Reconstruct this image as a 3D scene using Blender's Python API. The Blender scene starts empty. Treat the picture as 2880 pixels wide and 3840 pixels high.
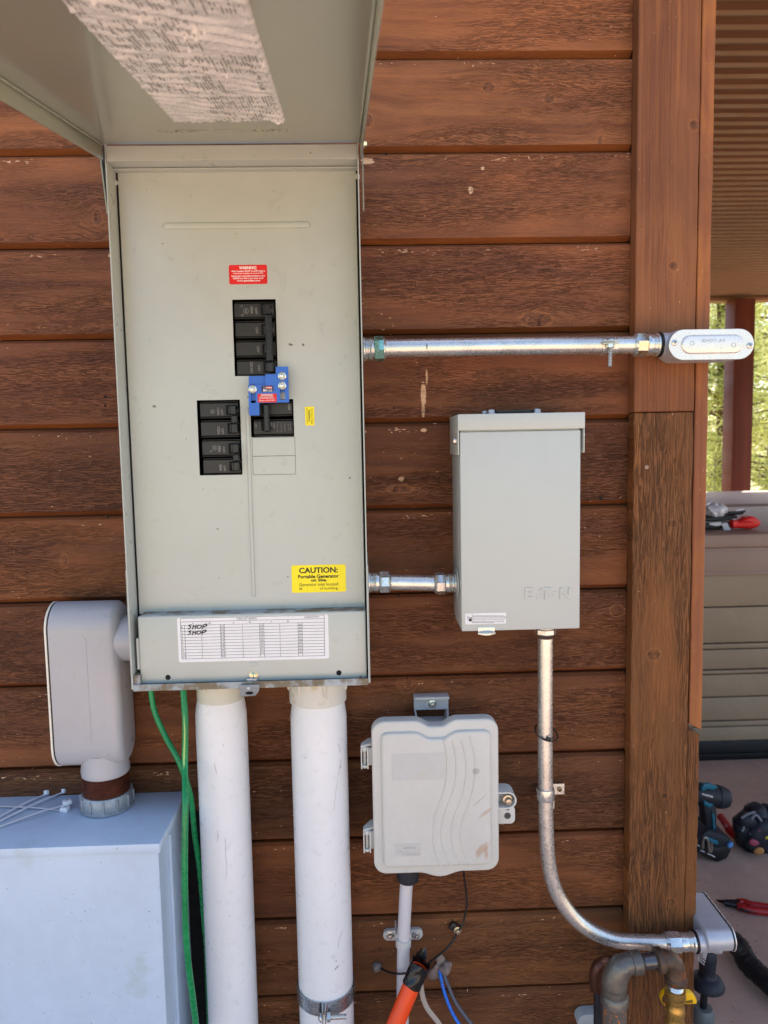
import bpy, bmesh, math, random
import numpy as np
from mathutils import Vector, Matrix
random.seed(7)
rnd = random.random
# ------------------------------------------------------------------ camera
FPX, PITCH, YAW, ROLL = 2700.0, .0882096, .02733954, .0190185     # for a 2880 x 3840 frame
PL = .130                       # height of one siding board (m)
D = 8.3219 * PL                 # camera to wall
H = 1.20                        # camera above the patio
Z0 = 6.289
def _axes():
    cp, sp, cy, sy, cr, sr = math.cos(PITCH), math.sin(PITCH), math.cos(YAW), math.sin(YAW), math.cos(ROLL), math.sin(ROLL)
    f = Vector((sy*cp, cy*cp, -sp)); r = Vector((cy, -sy, 0)); d = f.cross(r)
    if d.z > 0: d = -d
    return cr*r + sr*d, -sr*r + cr*d, f
RI, DO, FW = _axes()
def ray(u, v): return RI*((u-1440)/FPX) + DO*((v-1920)/FPX) + FW
def at(u, v, Y):
    d = ray(u, v); t = (Y+D)/d.y
    return Vector((d.x*t, Y, H+d.z*t))
def gnd(u, v, z=0.0):
    d = ray(u, v); t = (z-H)/d.z
    return Vector((d.x*t, d.y*t-D, z))
def mpp(Y): return (Y+D)/FPX    # metres per photo pixel at depth Y
S = bpy.context.scene
COL = S.collection
cam = bpy.data.cameras.new('camera'); camo = bpy.data.objects.new('camera', cam); COL.objects.link(camo)
camo.matrix_world = Matrix(((RI.x, -DO.x, -FW.x, 0), (RI.y, -DO.y, -FW.y, -D), (RI.z, -DO.z, -FW.z, H), (0, 0, 0, 1)))
cam.sensor_fit = 'VERTICAL'; cam.sensor_height = 36.0; cam.lens = FPX/3840*36
cam.clip_start = .01; cam.clip_end = 500
cam.dof.use_dof = True; cam.dof.focus_distance = 1.03; cam.dof.aperture_fstop = 8.0
S.camera = camo
# ------------------------------------------------------------------ sky and sun
SUNV = Vector((.42, .60, 1.15)).normalized()      # towards the sun: behind the house, a little to the right
w = bpy.data.worlds.new('World'); S.world = w; w.use_nodes = True
wn = w.node_tree.nodes; wl = w.node_tree.links
sky = wn.new('ShaderNodeTexSky'); sky.sky_type = 'NISHITA'; sky.sun_disc = False
sky.sun_elevation = math.asin(SUNV.z); sky.sun_rotation = math.atan2(SUNV.x, SUNV.y)
sky.air_density = 1.0; sky.dust_density = 2.0; sky.ozone_density = .6
wl.new(sky.outputs[0], wn['Background'].inputs[0]); wn['Background'].inputs[1].default_value = .13
sl = bpy.data.lights.new('sun', 'SUN'); sl.energy = 5.0; sl.angle = math.radians(.5); sl.color = (1, .95, .86)
so = bpy.data.objects.new('sun', sl); COL.objects.link(so)
so.rotation_euler = SUNV.to_track_quat('Z', 'Y').to_euler(); so.location = (3, 5, 9)
S.view_settings.view_transform = 'Standard'; S.view_settings.look = 'None'; S.view_settings.gamma = 1
S.view_settings.exposure = 1.6
# ------------------------------------------------------------------ materials
def lin(c):
    return tuple(((x/255)/12.92 if x/255 <= .04045 else ((x/255+.055)/1.055)**2.4) for x in c) + (1,)
class NT:
    def __init__(s, name):
        s.m = bpy.data.materials.new(name); s.m.use_nodes = True; s.t = s.m.node_tree
        s.b = s.t.nodes['Principled BSDF']; s.n = s.t.nodes.new
    def l(s, a, b): s.t.links.new(a, b)
    def math(s, op, a, b=None, c=None, clamp=False):
        n = s.n('ShaderNodeMath'); n.operation = op; n.use_clamp = clamp
        for i, v in enumerate((a, b, c)):
            if v is None: continue
            if isinstance(v, (int, float)): n.inputs[i].default_value = v
            else: s.l(v, n.inputs[i])
        return n.outputs[0]
    def pos(s):
        g = s.n('ShaderNodeNewGeometry'); return g.outputs['Position']
    def sep(s, v):
        n = s.n('ShaderNodeSeparateXYZ'); s.l(v, n.inputs[0]); return n.outputs
    def comb(s, x, y, z):
        n = s.n('ShaderNodeCombineXYZ')
        for i, v in enumerate((x, y, z)):
            if isinstance(v, (int, float)): n.inputs[i].default_value = v
            else: s.l(v, n.inputs[i])
        return n.outputs[0]
    def noise(s, vec, scale=5, detail=3, rough=.55, dist=0):
        n = s.n('ShaderNodeTexNoise'); n.inputs['Scale'].default_value = scale; n.inputs['Detail'].default_value = detail
        n.inputs['Roughness'].default_value = rough; n.inputs['Distortion'].default_value = dist
        if vec is not None: s.l(vec, n.inputs['Vector'])
        return n.outputs['Fac']
    def ramp(s, fac, stops, interp='LINEAR'):
        n = s.n('ShaderNodeValToRGB'); r = n.color_ramp; r.interpolation = interp
        while len(r.elements) < len(stops): r.elements.new(.5)
        for e, (p, c) in zip(r.elements, stops):
            e.position = p; e.color = c if isinstance(c, tuple) else (c, c, c, 1)
        s.l(fac, n.inputs[0]); return n.outputs[0]
    def mix(s, fac, a, b, mode='MIX'):
        n = s.n('ShaderNodeMix'); n.data_type = 'RGBA'; n.blend_type = mode
        for i, v in ((0, fac), (6, a), (7, b)):
            if isinstance(v, (int, float)): n.inputs[i].default_value = v
            elif isinstance(v, tuple): n.inputs[i].default_value = v
            else: s.l(v, n.inputs[i])
        return n.outputs[2]
    def bump(s, h, strength=.3, dist=.001, prev=None):
        n = s.n('ShaderNodeBump'); n.inputs['Strength'].default_value = strength; n.inputs['Distance'].default_value = dist
        s.l(h, n.inputs['Height'])
        if prev is not None: s.l(prev, n.inputs['Normal'])
        return n.outputs[0]
MATS = {}
def pm(name, col, rough=.5, metal=0, var=.06, vs=8, spec=None, bump=0, bs=60, coat=0, specks=0, speck_col=(70, 62, 50), speck_s=90, rvar=.1, stain=None, stain_s=6, stain_t=.6, trans=0, spots=()):
    """one painted / plastic / metal surface with some unevenness, dust specks and stains"""
    if name in MATS: return MATS[name]
    s = NT(name); p = s.pos(); base = lin(col)
    f = s.noise(p, vs, 4); f2 = s.noise(p, vs*9, 3)
    f = s.math('ADD', s.math('MULTIPLY', f, .7), s.math('MULTIPLY', f2, .3))
    lo = tuple(x*(1-var*2.2) for x in base[:3]) + (1,); hi = tuple(min(1, x*(1+var*2.2)) for x in base[:3]) + (1,)
    c = s.ramp(f, [(.3, lo), (.7, hi)])
    if stain:
        g = s.ramp(s.noise(p, stain_s, 6, .65), [(stain_t, 0.0), (stain_t+.1, 1.0)])
        c = s.mix(g, c, lin(stain))
    if specks:
        v = s.noise(p, speck_s, 1, .4)
        v2 = s.noise(p, 5, 2)
        th = s.math('ADD', v, s.math('MULTIPLY', v2, .12))
        k = s.ramp(th, [(.86-specks, 0.0), (.88-specks, 1.0)])
        c = s.mix(k, c, lin(speck_col))
    for (sx, sz, rx, rz, an, cl_) in spots:      # smudges at fixed places (x, z)
        o = s.sep(p); ca, sa = math.cos(an), math.sin(an)
        dx = s.math('SUBTRACT', o[0], sx); dz = s.math('SUBTRACT', o[2], sz)
        e1 = s.math('DIVIDE', s.math('ADD', s.math('MULTIPLY', dx, ca), s.math('MULTIPLY', dz, sa)), rx); e2 = s.math('DIVIDE', s.math('SUBTRACT', s.math('MULTIPLY', dz, ca), s.math('MULTIPLY', dx, sa)), rz)
        d2 = s.math('ADD', s.math('ADD', s.math('MULTIPLY', e1, e1), s.math('MULTIPLY', e2, e2)), s.math('MULTIPLY', s.math('SUBTRACT', s.noise(p, 90, 4, .6), .5), 2.4))
        c = s.mix(s.ramp(d2, [(.3, .62), (1.1, 0.0)]), c, lin(cl_))
    s.l(c, s.b.inputs['Base Color'])
    r = s.ramp(f2, [(.3, max(.02, rough-rvar)), (.7, min(1, rough+rvar))]); s.l(r, s.b.inputs['Roughness'])
    s.b.inputs['Metallic'].default_value = metal
    if spec is not None: s.b.inputs['Specular IOR Level'].default_value = spec
    if coat: s.b.inputs['Coat Weight'].default_value = coat; s.b.inputs['Coat Roughness'].default_value = .12
    if bump: s.l(s.bump(s.noise(p, bs, 4), bump, .001), s.b.inputs['Normal'])
    if trans: s.b.inputs['Transmission Weight'].default_value = trans
    MATS[name] = s.m; return s.m

def wood(name, axis, dark, mid, light, knots=(), plank=True, crack=.8, bumpd=.0016, chips=.5, tones=None, scale=1.0, blotch=None, chip_col=(214, 170, 132), spots=(), cl=60, ct=900, cdark=.16, warpa=.028, gt=62, bs_=1.0, kw=.72):
    """rough sawn stained wood; the grain runs along `axis` ('X' or 'Z')"""
    s = NT(name); o = s.sep(s.pos())
    L, T = (o[0], o[2]) if axis == 'X' else (o[2], o[0])
    idx = s.math('FLOOR', s.math('DIVIDE', s.math('SUBTRACT', H+Z0*PL, o[2]), PL)) if plank else s.math('ADD', 0.0, 3.0)
    off = s.math('MULTIPLY', idx, 3.37)
    Td = T; kmask = None; kring = None
    for (kl, kt, rl, rt) in knots:
        dl = s.math('DIVIDE', s.math('SUBTRACT', L, kl), rl); dt = s.math('DIVIDE', s.math('SUBTRACT', T, kt), rt)
        d2 = s.math('ADD', s.math('MULTIPLY', dl, dl), s.math('MULTIPLY', dt, dt))
        # the grain bends round the knot
        dw = s.math('ADD', s.math('POWER', s.math('DIVIDE', dl, 3.6), 2.0), s.math('POWER', s.math('DIVIDE', dt, 2.6), 2.0))
        wgt = s.math('EXPONENT', s.math('MULTIPLY', dw, -1.0))
        Td = s.math('SUBTRACT', Td, s.math('MULTIPLY', s.math('MULTIPLY', s.math('SUBTRACT', T, kt), wgt), kw))
        dn = s.math('ADD', d2, s.math('MULTIPLY', s.noise(s.comb(o[0], o[1], o[2]), 120, 2), .5))
        m = s.ramp(dn, [(.75, 1.0), (1.15, 0.0)])
        rg = s.ramp(s.math('DIVIDE', dn, 2.4), [(.36, 0.0), (.5, 1.0), (.62, 0.0)])
        kmask = m if kmask is None else s.math('MAXIMUM', kmask, m)
        kring = rg if kring is None else s.math('MAXIMUM', kring, rg)
    k = scale
    warp = s.math('MULTIPLY', s.math('SUBTRACT', s.noise(s.comb(s.math('MULTIPLY', L, 5.0), off, s.math('MULTIPLY', T, 9.0)), 1, 3), .5), warpa)
    Tw = s.math('ADD', Td, warp)
    vg = s.comb(s.math('MULTIPLY', L, 1.6*k), off, s.math('MULTIPLY', Tw, gt*k))
    vf = s.comb(s.math('MULTIPLY', L, 14*k), off, s.math('MULTIPLY', Tw, 330*k))
    vc = s.comb(s.math('MULTIPLY', L, cl), off, s.math('MULTIPLY', Tw, ct))
    vb = s.comb(s.math('MULTIPLY', L, 4.5), off, s.math('MULTIPLY', T, 14.0))
    g = s.noise(vg, 1, 5, .6, .6); fi = s.noise(vf, 1, 4, .65, .2); cr = s.noise(vc, 1, 3, .6, .8); bl = s.noise(vb, 1, 4, .6, .5)
    crm = s.ramp(cr, [(.38, 1.0), (.50, 0.0)])
    where = s.ramp(s.noise(s.comb(s.math('MULTIPLY', L, 3.0), s.math('ADD', off, 5.0), s.math('MULTIPLY', T, 20.0)), 1, 2), [(.42, .12), (.6, 1.0)])
    crm = s.math('MULTIPLY', s.math('MULTIPLY', crm, where), crack)
    c = s.ramp(g, [(.2, lin(dark)), (.5, lin(mid)), (.82, lin(light))])
    c = s.mix(.22, c, s.ramp(fi, [(.3, lin(dark)), (.7, lin(light))]))
    if blotch: c = s.mix(s.ramp(bl, [(.46, 0.0), (.72, .75)]), c, lin(blotch))
    c = s.mix(s.ramp(s.noise(vb, .6, 3), [(.3, .35), (.55, 0.0)]), c, lin(tuple(x*.72 for x in dark)))
    if tones:                                   # tone per board: own weathering, plus the wall's light and shade painted in
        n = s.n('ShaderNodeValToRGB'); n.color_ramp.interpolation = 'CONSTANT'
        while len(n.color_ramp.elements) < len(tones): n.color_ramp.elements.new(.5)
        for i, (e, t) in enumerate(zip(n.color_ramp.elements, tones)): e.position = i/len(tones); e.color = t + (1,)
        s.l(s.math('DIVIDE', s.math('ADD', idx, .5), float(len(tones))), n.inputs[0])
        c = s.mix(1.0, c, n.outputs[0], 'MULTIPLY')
    c = s.mix(s.math('MULTIPLY', crm, cdark), c, lin(tuple(x*.45 for x in dark)))
    if kmask is not None:
        c = s.mix(s.math('MULTIPLY', kring, .45), c, lin(light))
        c = s.mix(s.math('MULTIPLY', kmask, .62), c, s.ramp(s.noise(s.comb(o[0], o[1], o[2]), 160, 3), [(.38, lin(tuple(x*.35 for x in dark))), (.6, lin(mid))]))
    # chipped stain: pale bare wood
    ch = s.noise(s.comb(s.math('MULTIPLY', L, 150.0), off, s.math('MULTIPLY', T, 420.0)), 1, 2, .5)
    chd = s.noise(s.comb(s.math('MULTIPLY', L, 7.0), off, s.math('MULTIPLY', T, 9.0)), 1, 2)
    tt = s.math('ADD', ch, s.math('MULTIPLY', chd, .16))
    if plank:
        fr = s.math('FRACT', s.math('DIVIDE', s.math('SUBTRACT', H+Z0*PL, o[2]), PL))
        lip = s.ramp(fr, [(.045, 0.0), (.075, 1.0), (.1, 1.0), (.12, 0.0)])
        lip = s.math('MULTIPLY', lip, s.ramp(s.noise(s.comb(s.math('MULTIPLY', L, 11.0), off, 0.0), 1, 3), [(.42, 0.0), (.6, 1.0)]))
        tt = s.math('ADD', tt, s.math('MULTIPLY', lip, .15))
    chm = s.ramp(tt, [(.845-.05*chips, 0.0), (.865-.05*chips, 1.0)])
    for (sx, sz, rx, rz) in spots:
        dl = s.math('DIVIDE', s.math('SUBTRACT', o[0], sx), rx); dt = s.math('DIVIDE', s.math('SUBTRACT', o[2], sz), rz)
        d2 = s.math('ADD', s.math('MULTIPLY', dl, dl), s.math('MULTIPLY', dt, dt))
        d2 = s.math('ADD', d2, s.math('MULTIPLY', s.math('SUBTRACT', s.noise(s.comb(s.math('MULTIPLY', o[0], 60.0), 0.0, s.math('MULTIPLY', o[2], 500.0)), 1, 3), .5), 2.2))
        chm = s.math('MAXIMUM', chm, s.ramp(d2, [(.7, 1.0), (.95, 0.0)]))
    c = s.mix(chm, c, lin(chip_col))
    s.l(c, s.b.inputs['Base Color'])
    s.l(s.ramp(fi, [(.3, .5), (.7, .75)]), s.b.inputs['Roughness']); s.b.inputs['Specular IOR Level'].default_value = .35
    hgt = s.math('ADD', s.math('MULTIPLY', g, .5), s.math('ADD', s.math('MULTIPLY', fi, .45), s.math('MULTIPLY', crm, -.9)))
    hgt = s.math('ADD', hgt, s.math('MULTIPLY', cr, .3))
    s.l(s.bump(hgt, bs_, bumpd), s.b.inputs['Normal'])
    MATS[name] = s.m; return s.m
# ------------------------------------------------------------------ mesh helpers
def V3(p): return Vector(p)
def bx(bm, x0, x1, y0, y1, z0, z1, bev=0, seg=2, mi=0):
    x0, x1 = sorted((x0, x1)); y0, y1 = sorted((y0, y1)); z0, z1 = sorted((z0, z1))
    v = [bm.verts.new(p) for p in ((x0, y0, z0), (x1, y0, z0), (x1, y1, z0), (x0, y1, z0), (x0, y0, z1), (x1, y0, z1), (x1, y1, z1), (x0, y1, z1))]
    fs = [bm.faces.new([v[i] for i in q]) for q in ((3, 2, 1, 0), (4, 5, 6, 7), (0, 1, 5, 4), (1, 2, 6, 5), (2, 3, 7, 6), (3, 0, 4, 7))]
    for f in fs: f.material_index = mi
    if bev:
        es = list({e for f in fs for e in f.edges})
        r = bmesh.ops.bevel(bm, geom=es, offset=bev, segments=seg, profile=.5, affect='EDGES', clamp_overlap=True)
        for f in r['faces']: f.material_index = mi
    return v
def prism(bm, poly, c0, c1, plane='XZ', bev=0, seg=2, mi=0, bevback=False):
    """extruded outline; c0 is the face towards the camera (XZ), bevelled there"""
    mp = {'XZ': lambda a, b, c: (a, c, b), 'YZ': lambda a, b, c: (c, a, b), 'XY': lambda a, b, c: (a, b, c)}[plane]
    A = [bm.verts.new(mp(a, b, c0)) for a, b in poly]; B = [bm.verts.new(mp(a, b, c1)) for a, b in poly]
    n = len(poly); fs = [bm.faces.new(A), bm.faces.new(B[::-1])]
    fs += [bm.faces.new((A[(i+1) % n], A[i], B[i], B[(i+1) % n])) for i in range(n)]
    bmesh.ops.recalc_face_normals(bm, faces=fs)
    for f in fs: f.material_index = mi
    if bev:
        es = [e for e in fs[0].edges] + ([e for e in fs[1].edges] if bevback else [])
        r = bmesh.ops.bevel(bm, geom=es, offset=bev, segments=seg, profile=.5, affect='EDGES', clamp_overlap=True)
        for f in r['faces']: f.material_index = mi
def rrect(x0, x1, z0, z1, r, n=5):
    x0, x1 = sorted((x0, x1)); z0, z1 = sorted((z0, z1)); out = []
    for cx, cz, a0 in ((x1-r, z1-r, 0), (x0+r, z1-r, 90), (x0+r, z0+r, 180), (x1-r, z0+r, 270)):
        for i in range(n+1):
            a = math.radians(a0+90*i/n); out.append((cx+r*math.cos(a), cz+r*math.sin(a)))
    return out
def cells(bm, rects, holes, y0, y1, mi=0, circ=()):
    """flat plate = union of rects minus holes (all axis aligned, x/z), front at y0, back at y1"""
    xs = sorted({round(a, 6) for r in rects+holes for a in r[:2]}); zs = sorted({round(a, 6) for r in rects+holes for a in r[2:]})
    ins = lambda r, x, z: r[0] < x < r[1] and r[2] < z < r[3]
    solid = lambda i, j: 0 <= i < len(xs)-1 and 0 <= j < len(zs)-1 and any(ins(r, (xs[i]+xs[i+1])/2, (zs[j]+zs[j+1])/2) for r in rects) and not any(ins(r, (xs[i]+xs[i+1])/2, (zs[j]+zs[j+1])/2) for r in holes)
    vc = {}
    def vv(x, y, z):
        k = (x, y, z)
        if k not in vc: vc[k] = bm.verts.new(k)
        return vc[k]
    fs = []
    for i in range(len(xs)-1):
        for j in range(len(zs)-1):
            if not solid(i, j): continue
            a, b, c, d = xs[i], xs[i+1], zs[j], zs[j+1]
            fs.append(bm.faces.new((vv(a, y0, c), vv(b, y0, c), vv(b, y0, d), vv(a, y0, d))))
            fs.append(bm.faces.new((vv(a, y1, d), vv(b, y1, d), vv(b, y1, c), vv(a, y1, c))))
            for di, dj, p, q in ((-1, 0, (a, d), (a, c)), (1, 0, (b, c), (b, d)), (0, -1, (a, c), (b, c)), (0, 1, (b, d), (a, d))):
                if not solid(i+di, j+dj):
                    fs.append(bm.faces.new((vv(q[0], y0, q[1]), vv(p[0], y0, p[1]), vv(p[0], y1, p[1]), vv(q[0], y1, q[1]))))
    for f in fs: f.material_index = mi
def lathe(bm, p0, d, prof, n=24, mi=0, cap=True, ph=0, squash=1):
    p0 = V3(p0); d = V3(d).normalized(); a = d.orthogonal().normalized(); b = d.cross(a)
    rings = []
    for t, r in prof:
        rings.append([bm.verts.new(p0+d*t+(a*math.cos(2*math.pi*i/n+ph)+b*squash*math.sin(2*math.pi*i/n+ph))*max(r, 1e-5)) for i in range(n)])
    fs = []
    for A, B in zip(rings, rings[1:]):
        fs += [bm.faces.new((A[i], A[(i+1) % n], B[(i+1) % n], B[i])) for i in range(n)]
    if cap: fs += [bm.faces.new(rings[0][::-1]), bm.faces.new(rings[-1])]
    for f in fs: f.material_index = mi
def crv(pts, n=6):
    """Catmull-Rom through the points"""
    P = [V3(p) for p in pts]; P = [P[0]*2-P[1]] + P + [P[-1]*2-P[-2]]; out = []
    for i in range(1, len(P)-2):
        for k in range(n):
            t = k/n; a, b, c, d = P[i-1:i+3]
            out.append(.5*((2*b)+(c-a)*t+(2*a-5*b+4*c-d)*t*t+(3*b-a-3*c+d)*t**3))
    return out+[P[-2]]
def tube(bm, pts, r, n=16, mi=0, cap=True, flat=None, wob=0):
    P = [V3(p) for p in pts]; m = len(P); R = r if isinstance(r, (list, tuple)) else [r]*m
    T = [(P[min(i+1, m-1)]-P[max(i-1, 0)]).normalized() for i in range(m)]
    a = T[0].orthogonal().normalized()
    if flat: a = V3(flat)
    rings = []
    for i in range(m):
        a = (a-T[i]*a.dot(T[i])).normalized(); b = T[i].cross(a)
        ring = []
        for k in range(n):
            q = 2*math.pi*k/n; rr = R[i]*(1+wob*(rnd()-.5))
            ring.append(bm.verts.new(P[i]+a*math.cos(q)*rr+b*math.sin(q)*(rr if not flat else rr*.16)))
        rings.append(ring)
    fs = []
    for A, B in zip(rings, rings[1:]):
        fs += [bm.faces.new((A[i], A[(i+1) % n], B[(i+1) % n], B[i])) for i in range(n)]
    if cap: fs += [bm.faces.new(rings[0][::-1]), bm.faces.new(rings[-1])]
    for f in fs: f.material_index = mi
def hexh(bm, p, d, r, h, washer=True, mi=0, dome=True):
    if washer: lathe(bm, p, d, [(0, r*1.45), (h*.22, r*1.45), (h*.28, r*1.1)], 20, mi)
    lathe(bm, V3(p)+V3(d).normalized()*h*.2, d, [(0, r), (h*.62, r), (h*.8, r*.86)], 6, mi)
    if dome: lathe(bm, V3(p)+V3(d).normalized()*h, d, [(0, r*.7), (h*.03, r*.55), (h*.03, 0)], 12, mi)
def phil(bm, p, d, r, mi=0):
    """pan head screw with a cross recess read as two dark slots (material mi+1)"""
    p = V3(p); d = V3(d).normalized()
    lathe(bm, p, d, [(0, r), (r*.3, r*.95), (r*.5, r*.7), (r*.55, 0)], 20, mi)
    a = d.orthogonal().normalized(); b = d.cross(a); c = p+d*r*.545
    for q, s in ((a, b), (b, a)):
        v = [bm.verts.new(c+q*r*.5*x+s*r*.09*y+d*(.0001+(.0001 if q is a else 0))) for x, y in ((-1, -1), (1, -1), (1, 1), (-1, 1))]
        f = bm.faces.new(v); f.material_index = mi+1
ROOTS = {}
def fin(bm, name, mats, parent=None, label=None, cat=None, group=None, kind=None, ang=35, origin=None, smooth=True):
    """link the bmesh as one object; a child keeps its thing's origin"""
    me = bpy.data.meshes.new(name)
    if not isinstance(mats, (list, tuple)): mats = [mats]
    bmesh.ops.recalc_face_normals(bm, faces=bm.faces[:]) if name in RECALC else None
    if parent is not None:
        org = parent.get('_o'); org = Vector(ROOTS[parent.name])
    else:
        if origin is None:
            bb = [v.co for v in bm.verts]
            lo = [min(c[i] for c in bb) for i in range(3)]; hi = [max(c[i] for c in bb) for i in range(3)]
            origin = ((lo[0]+hi[0])/2, (lo[1]+hi[1])/2, lo[2])
        org = Vector(origin)
    bmesh.ops.translate(bm, verts=bm.verts[:], vec=-org)
    bm.to_mesh(me); bm.free()
    for m in mats: me.materials.append(m)
    if smooth:
        me.shade_smooth(); me.set_sharp_from_angle(angle=math.radians(ang))
    o = bpy.data.objects.new(name, me); COL.objects.link(o)
    if parent is not None: o.parent = parent
    else: o.location = org
    ROOTS[o.name] = tuple(org)
    tag(o, label, cat, group, kind); return o
RECALC = set()
def merge(bm, other, fn, mi=None):
    """copy another bmesh in, moving every vertex by fn"""
    mp = {v: bm.verts.new(fn(v.co.copy())) for v in other.verts}
    for f in other.faces:
        g = bm.faces.new([mp[v] for v in f.verts]); g.material_index = f.material_index if mi is None else mi
    other.free()
def tag(o, label=None, cat=None, group=None, kind=None):
    if label: o['label'] = label
    if cat: o['category'] = cat
    if group: o['group'] = group
    if kind: o['kind'] = kind
def thing(name, label, cat, loc, group=None):
    o = bpy.data.objects.new(name, None); COL.objects.link(o); o.location = loc; o.empty_display_size = .05
    ROOTS[o.name] = tuple(loc); tag(o, label, cat, group); return o
NB = bmesh.new
def txt(bm, s, u, v, w, h, Y, rot=0, mirror=False, bold=0.0, mi=0, depth=0.0, frame=None, lines=1, shear=0):
    """lettering centred on photo point (u,v) lying on the plane y=Y, w/h in photo pixels. frame=(origin,ax,az) puts it on another plane (w/h in metres)"""
    cu = bpy.data.curves.new('t', 'FONT'); cu.body = s; cu.align_x = 'CENTER'; cu.offset = bold; cu.extrude = 0; cu.resolution_u = 3; cu.shear = shear
    o = bpy.data.objects.new('t', cu); me = bpy.data.meshes.new_from_object(o)
    P = [x.co.copy() for x in me.vertices]
    if not P: bpy.data.meshes.remove(me); bpy.data.objects.remove(o); return
    x0, x1 = min(p.x for p in P), max(p.x for p in P); y0, y1 = min(p.y for p in P), max(p.y for p in P)
    if frame is None:
        k = mpp(Y); org = at(u, v, Y); ax = Vector((1, 0, 0)); az = Vector((0, 0, 1))
    else:
        org, ax, az = frame; k = 1
    nrm = ax.cross(az)          # towards the reader (wall: -y)
    W, Hh = w*k, h*k; c, sn = math.cos(math.radians(rot)), math.sin(math.radians(rot))
    vs = []
    for p in P:
        a = ((p.x-x0)/(x1-x0+1e-9)-.5)*W*(-1 if mirror else 1); b = ((p.y-y0)/(y1-y0+1e-9)-.5)*Hh
        q = org+ax*(a*c-b*sn)+az*(a*sn+b*c); vs.append(q)
    def mk(vs, flip):
        bv = [bm.verts.new(q) for q in vs]
        for f in me.polygons:
            ids = list(f.vertices)
            if flip: ids = ids[::-1]
            try: bm.faces.new([bv[i] for i in ids]).material_index = mi
            except ValueError: pass
        return bv
    B = mk([q+nrm*depth for q in vs], mirror)
    if depth:
        C = [bm.verts.new(q) for q in vs]
        cnt = {}
        for f in me.polygons:
            ids = list(f.vertices)
            for a, b in zip(ids, ids[1:]+ids[:1]): cnt[(a, b)] = 1
        for (a, b) in cnt:
            if (b, a) not in cnt:
                q = (B[b], B[a], C[a], C[b]) if not mirror else (B[a], B[b], C[b], C[a])
                bm.faces.new(q).material_index = mi
    bpy.data.objects.remove(o); bpy.data.curves.remove(cu); bpy.data.meshes.remove(me)
def quad(bm, pts, mi=0):
    f = bm.faces.new([bm.verts.new(p) for p in pts]); f.material_index = mi; return f
def line(bm, u0, v0, u1, v1, wpx, Y, mi=0):
    a, b = at(u0, v0, Y), at(u1, v1, Y); d = (b-a).normalized(); n = Vector((-d.z, 0, d.x))*(wpx*mpp(Y)/2)
    f = quad(bm, (a+n, a-n, b-n, b+n), mi)
    f.normal_update()
    if f.normal.y > 0: f.normal_flip()
def rectpx(u0, v0, u1, v1, Y):
    """average x/z extent of a photo rectangle on plane Y"""
    a, b, c, d = at(u0, v0, Y), at(u1, v0, Y), at(u1, v1, Y), at(u0, v1, Y)
    return ((a.x+d.x)/2, (b.x+c.x)/2, (c.z+d.z)/2, (a.z+b.z)/2)
def qx(pts, Y):
    """x0,x1,z0,z1 from the four photo corners tl,tr,br,bl on plane Y"""
    a, b, c, d = [at(u, v, Y) for u, v in pts]
    return ((a.x+d.x)/2, (b.x+c.x)/2, (c.z+d.z)/2, (a.z+b.z)/2)

# ------------------------------------------------------------------ shared surfaces
PAINT = pm('panel_paint', (178, 183, 177), .36, 0, .03, 5, coat=.25, specks=.006, speck_col=(96, 92, 74))
PAINT_LID = pm('lid_paint', (158, 161, 144), .3, 0, .008, 3, coat=.6, rvar=.004)
PAINT2 = pm('box_paint', (182, 187, 183), .42, 0, .02, 5, coat=.15, specks=.0, speck_col=(120, 100, 80))
DIRT = pm('dirty_paint', (158, 164, 166), .65, 0, .1, 20, bump=.5, bs=300, stain=(118, 106, 86), stain_s=34, stain_t=.46)
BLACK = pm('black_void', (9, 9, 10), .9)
EMT = pm('galvanised_tube', (214, 212, 206), .32, .85, .08, 30, bump=.06, bs=500, specks=.05, speck_col=(110, 110, 112), speck_s=420)
ZINC = pm('zinc_plate', (210, 212, 208), .24, .85, .08, 30, bump=.25, bs=90)
ZINCY = pm('yellow_zinc', (208, 200, 172), .25, .95, .15, 30, stain=(170, 190, 200), stain_s=30, stain_t=.5)
ALU = pm('cast_aluminium', (188, 190, 196), .42, .45, .04, 20, bump=.08, bs=300)
ALUC = pm('pressed_aluminium', (226, 224, 220), .3, .55, .02, 20)
LBP = pm('grey_enamel', (168, 168, 172), .36, 0, .03, 6, coat=.2)
PVC = pm('white_pvc', (226, 226, 226), .34, 0, .02, 9, specks=.0, speck_col=(150, 146, 140), speck_s=150)
PVCO = pm('cream_pvc', (204, 202, 188), .42, 0, .03, 9, stain=(172, 160, 120), stain_s=18, stain_t=.55)
CABP = pm('cabinet_enamel', (190, 206, 224), .4, 0, .035, 7, bump=.05, bs=30, specks=.015, speck_col=(120, 118, 116), speck_s=330, stain=(176, 192, 198), stain_s=9)
TEL = pm('grey_plastic', (198, 197, 191), .45, 0, .03, 10, specks=.015, speck_col=(120, 112, 104))
def spx(u, v, ru, rv, an, c, Y=-.0915):
    q = at(u, v, Y); k = mpp(Y); return (q.x, q.z, ru*k, rv*k, math.radians(an), c)
TELD = pm('grey_plastic_soiled', (200, 198, 191), .48, 0, .03, 12, specks=.01, speck_col=(120, 112, 104), spots=[spx(1808, 3185, 46, 20, 52, (176, 140, 108)), spx(1822, 3200, 14, 30, 0, (176, 142, 112)), spx(1818, 3050, 34, 9, 38, (178, 150, 126)), spx(1785, 2893, 16, 14, 0, (150, 144, 138)), spx(1800, 3000, 44, 2.5, 42, (150, 146, 140))])
BLK = pm('black_plastic', (24, 24, 26), .45, 0, .2, 30)
BRK = pm('breaker_plastic', (32, 31, 31), .42, 0, .15, 40)
BRKH = pm('breaker_handle', (26, 26, 30), .3, 0, .1, 40)
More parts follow.
